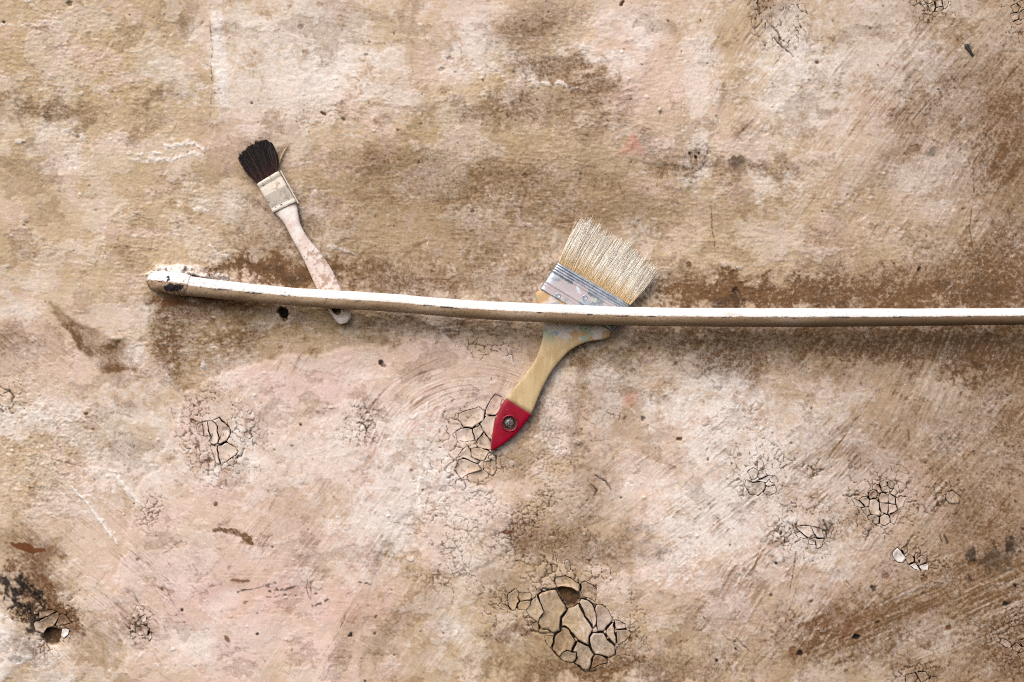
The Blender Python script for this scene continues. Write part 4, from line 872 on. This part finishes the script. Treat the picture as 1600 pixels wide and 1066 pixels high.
def ring(name, u, v, d, R_, r_, mat, root):
    bm = bmesh.new(); n, m = 32, 8; g = []
    for i in range(n):
        a = 2 * math.pi * i / n
        g.append([bm.verts.new(P(u + (R_ + r_ * math.cos(2 * math.pi * j / m)) * math.cos(a), v + (R_ + r_ * math.cos(2 * math.pi * j / m)) * math.sin(a), d + r_ * .55 * math.sin(2 * math.pi * j / m))) for j in range(m)])
    for i in range(n):
        for j in range(m): bm.faces.new((g[i][j], g[(i + 1) % n][j], g[(i + 1) % n][(j + 1) % m], g[i][(j + 1) % m]))
    bmesh.ops.recalc_face_normals(bm, faces=bm.faces)
    me = bpy.data.meshes.new(name); bm.to_mesh(me); bm.free(); me.materials.append(mat); me.polygons.foreach_set("use_smooth", [True] * len(me.polygons))
    o = bpy.data.objects.new(name, me); C.objects.link(o); me.transform(__import__('mathutils').Matrix.Translation(-big_loc(root))); o.parent = root; return o
ring("hole_rim", 796.3, 661.8, 10.5, 12.4, 1.4, M_RED, red)
EDGE_L = [(0, (905, 345)), (.04, (911, 348)), (.1, (920, 352)), (.2, (932, 357)), (.32, (946, 367)), (.45, (963, 378)), (.6, (980, 388)), (.72, (993, 399)), (.82, (1003, 409)), (.9, (1009, 415)), (.95, (1018, 420)), (1, (1025, 427))]
bristles("bristles", (873, 411), (985, 477), None, None, 8.5, 6.6, 7.5, 2800, M_BR_L, big, 44, .00030, 3, 5.2, EDGE_L, 1.0, 1.15, .84)

# ---- the screw the wide brush hangs on
scr = thing("screw", "dark tarnished slotted screw in the hole of the red brush tip", "screw", P(796, 661.5, 0))
def screw_head():
    bm = bmesh.new(); n = 24; u, v, r = 795.8, 661.2, 8.2; rings = []
    prof = [(.45, -8), (.45, 5.0), (1.0, 5.4), (1.02, 6.4), (.9, 7.6), (.7, 8.4), (.4, 9.0)]
    for rr, d in prof: rings.append([bm.verts.new(P(u + r * rr * math.cos(2 * math.pi * k / n), v + r * rr * math.sin(2 * math.pi * k / n), d)) for k in range(n)])
    for a, b in zip(rings, rings[1:]):
        for k in range(n): bm.faces.new((a[k], a[(k + 1) % n], b[(k + 1) % n], b[k]))
    bm.faces.new(rings[-1]); bm.faces.new(rings[0][::-1]); bmesh.ops.recalc_face_normals(bm, faces=bm.faces)
    me = bpy.data.meshes.new("screw_head"); bm.to_mesh(me); bm.free(); me.materials.append(M_SCREW)
    o = bpy.data.objects.new("screw_head", me); C.objects.link(o)
    cm = bpy.data.meshes.new("cut"); bm = bmesh.new(); bmesh.ops.create_cube(bm, size=1); bm.to_mesh(cm); bm.free(); cm.materials.append(M_CHIP)
    c = bpy.data.objects.new("cut", cm); C.objects.link(c); c.scale = (2.1 * S, .006, 24 * S); c.rotation_euler = (0, math.radians(4), 0); c.location = P(797.3, 661, 9.5)
    m = o.modifiers.new("b", 'BOOLEAN'); m.object = c; m.solver = 'EXACT'
    dg = bpy.context.evaluated_depsgraph_get(); dg.update(); o.data = bpy.data.meshes.new_from_object(o.evaluated_get(dg)); o.modifiers.clear()
    bpy.data.objects.remove(c); bpy.data.meshes.remove(cm); adopt(o, scr); return o
screw_head()

# ---- the small brush with black bristles
sm = thing("paintbrush", "small narrow paintbrush with black bristles and pinkish paint covered handle stuck behind pipe", "paintbrush", P(480, 400, 6))
SL0, SR0, SL1, SR1 = map(np.array, ((401., 287.5), (435.5, 266.5), (426.5, 333.), (463.5, 315.5)))
ss = [(0, 0), (.05, .3), (.12, .3), (.15, -.5), (.18, -.5), (.22, .3), (.38, .2), (.42, .7), (.46, .7), (.50, .2), (.80, .2), (.84, -.4), (.88, -.4), (.91, .5), (.97, .5), (1, 0)]
sfer = loft("ferrule", [SL0 + (SL1 - SL0) * t + np.array([-.3, 0]) * r for t, r in ss], [SR0 + (SR1 - SR0) * t + np.array([.3, 0]) * r for t, r in ss], [7.0] * len(ss), [6.0 + r for t, r in ss], M_FER_S, sm, 36, 7.0)
for u, v in ((411, 288), (431, 326), (440, 321)): nail_ring(u, v, 13.0, 1.7, "nail_head", M_CHIP, sfer, .5)
# the turned-up seam strip along the ferrule's right edge
def strip(name, a, b, wd, d0, d1, mat, root):
    a, b = np.array(a), np.array(b); ax = (b - a) / np.linalg.norm(b - a); nn = np.array([-ax[1], ax[0]]) * wd / 2
    q = [a - nn, a + nn, b + nn, b - nn]; V = [P(x, y, d0) for x, y in q] + [P(x, y, d1) for x, y in q]
    F = [(0, 1, 2, 3), (7, 6, 5, 4), (0, 4, 5, 1), (1, 5, 6, 2), (2, 6, 7, 3), (3, 7, 4, 0)]
    o = mesh_obj(name, V, F, mat, None, False); o.data.transform(__import__('mathutils').Matrix.Translation(-big_loc(root))); o.parent = root; return o
strip("seam_strip", (438.3, 266.5), (466, 317.5), 2.0, 5, 14.2, M_FER_S, sfer)
s1 = outline_at([(427.5, 332.5), (430, 334.5), (437, 341), (444.5, 350), (453.5, 368), (467, 392), (479, 416), (491, 443), (501, 464), (510.5, 480.6), (515.5, 489), (521, 497), (526, 503), (531, 507)], 5)
s2 = outline_at([(461.5, 316.5), (463, 319), (465, 326), (466.5, 337), (471, 354), (483, 374), (501, 395), (519, 422), (532.5, 449), (542, 469), (547, 481), (548.7, 489), (547.5, 497), (542.5, 504.5)], 5)
ns = len(s1); su = [1 - i / (ns - 1) for i in range(ns)]
shand = loft("handle", s1, s2, [np.interp(u_, [0, .5, 1], [7.0, 7.2, 7.0]) for u_ in su], [np.interp(u_, [0, .08, .45, .75, 1], [3.2, 4.6, 5.6, 5.2, 5.2]) for u_ in su], M_SHANDLE, sm, 30, 2.6, True, su)
cut_hole(shand, 525.5, 482, 7.2, 1.6, -27)
EDGE_S = [(0, (372, 248)), (.12, (378, 241)), (.28, (387, 233)), (.45, (396, 228)), (.62, (404, 222.5)), (.8, (413, 220.5)), (.92, (421, 222.5)), (1, (427, 227))]
bristles("bristles", (402, 287), (434.5, 267.5), None, None, 7.0, 5.0, 6.0, 3000, M_BR_S, sm, 40, .00030, 9, 1.7, EDGE_S, .6, .6)

# ---- small things on the wall
def chip_mesh(name, pts, h, base, mat):
    n = len(pts); c = np.mean(pts, 0); V = []; F = []
    rings = [(1.0, base - 1), (1.0, base + h * .4), (.65, base + h)]
    for k, d in rings:
        for i, q in enumerate(pts): qq = c + (np.array(q) - c) * k; V.append(P(qq[0], qq[1], d + .35 * math.sin(i * 2.3)))
    V.append(P(c[0], c[1], base + h * 1.05))
    for r in range(2):
        for i in range(n): j = (i + 1) % n; F.append((r * n + i, r * n + j, (r + 1) * n + j, (r + 1) * n + i))
    for i in range(n): F.append((2 * n + i, 2 * n + (i + 1) % n, 3 * n))
    bm = bmesh.new(); vs = [bm.verts.new(v) for v in V]; [bm.faces.new([vs[i] for i in f]) for f in F]; bmesh.ops.recalc_face_normals(bm, faces=bm.faces)
    me = bpy.data.meshes.new(name); bm.to_mesh(me); bm.free(); me.materials.append(mat)
    o = bpy.data.objects.new(name, me); C.objects.link(o); return o
b0 = at(H, 1514, 78)
o = chip_mesh("black_flake", [(1506.5, 70), (1510, 68.5), (1514.5, 69.5), (1515.5, 72), (1513, 74.5), (1517.5, 77), (1519, 82), (1521.5, 85.5), (1520.5, 89), (1517.5, 87), (1514, 82.5), (1511, 78.5), (1509.5, 76.5), (1508, 76)], 2.0, b0, M_CHIP)
tag(o, "small black irregular flake stuck on the pale plaster near the upper right corner", "debris")
nl = thing("nail", "tiny bright nail head in pale plaster above the red smear, with a stain below", "nail", P(1031, 170, 0))
b1 = at(H, 1031, 170)
tube([(1031, 171, b1 - 8), (1031, 171, b1 + 1.5), (1031, 171, b1 + 3.0)], [1.3 * S] * 3, 10, "shank", M_NAIL, nl)
tube([(1031, 171, b1 + 2.6), (1031, 171, b1 + 3.4), (1031, 171, b1 + 4.0)], [2.9 * S, 3.0 * S, 2.0 * S], 14, "nail_head", M_NAIL, nl)
b2 = at(H, 446, 237)
hb = tube([tuple(q) for q in catmull([(436, 257, b2 + 2.0), (438.5, 248, b2 + 2.6), (443, 238, b2 + 2.4), (449.5, 228, b2 + 1.6)], 5)], [np.interp(i, [0, 5, 15], [1.5, 1.9, .5]) * S for i in range(16)], 8, "straw", M_GOLD, sm)
hb.data.transform(__import__('mathutils').Matrix.Translation(sm.location)); hb.parent = None; hb.name = "plaster_splinter"
tag(hb, "tiny straw coloured splinter beside the black bristles of the small brush", "debris")
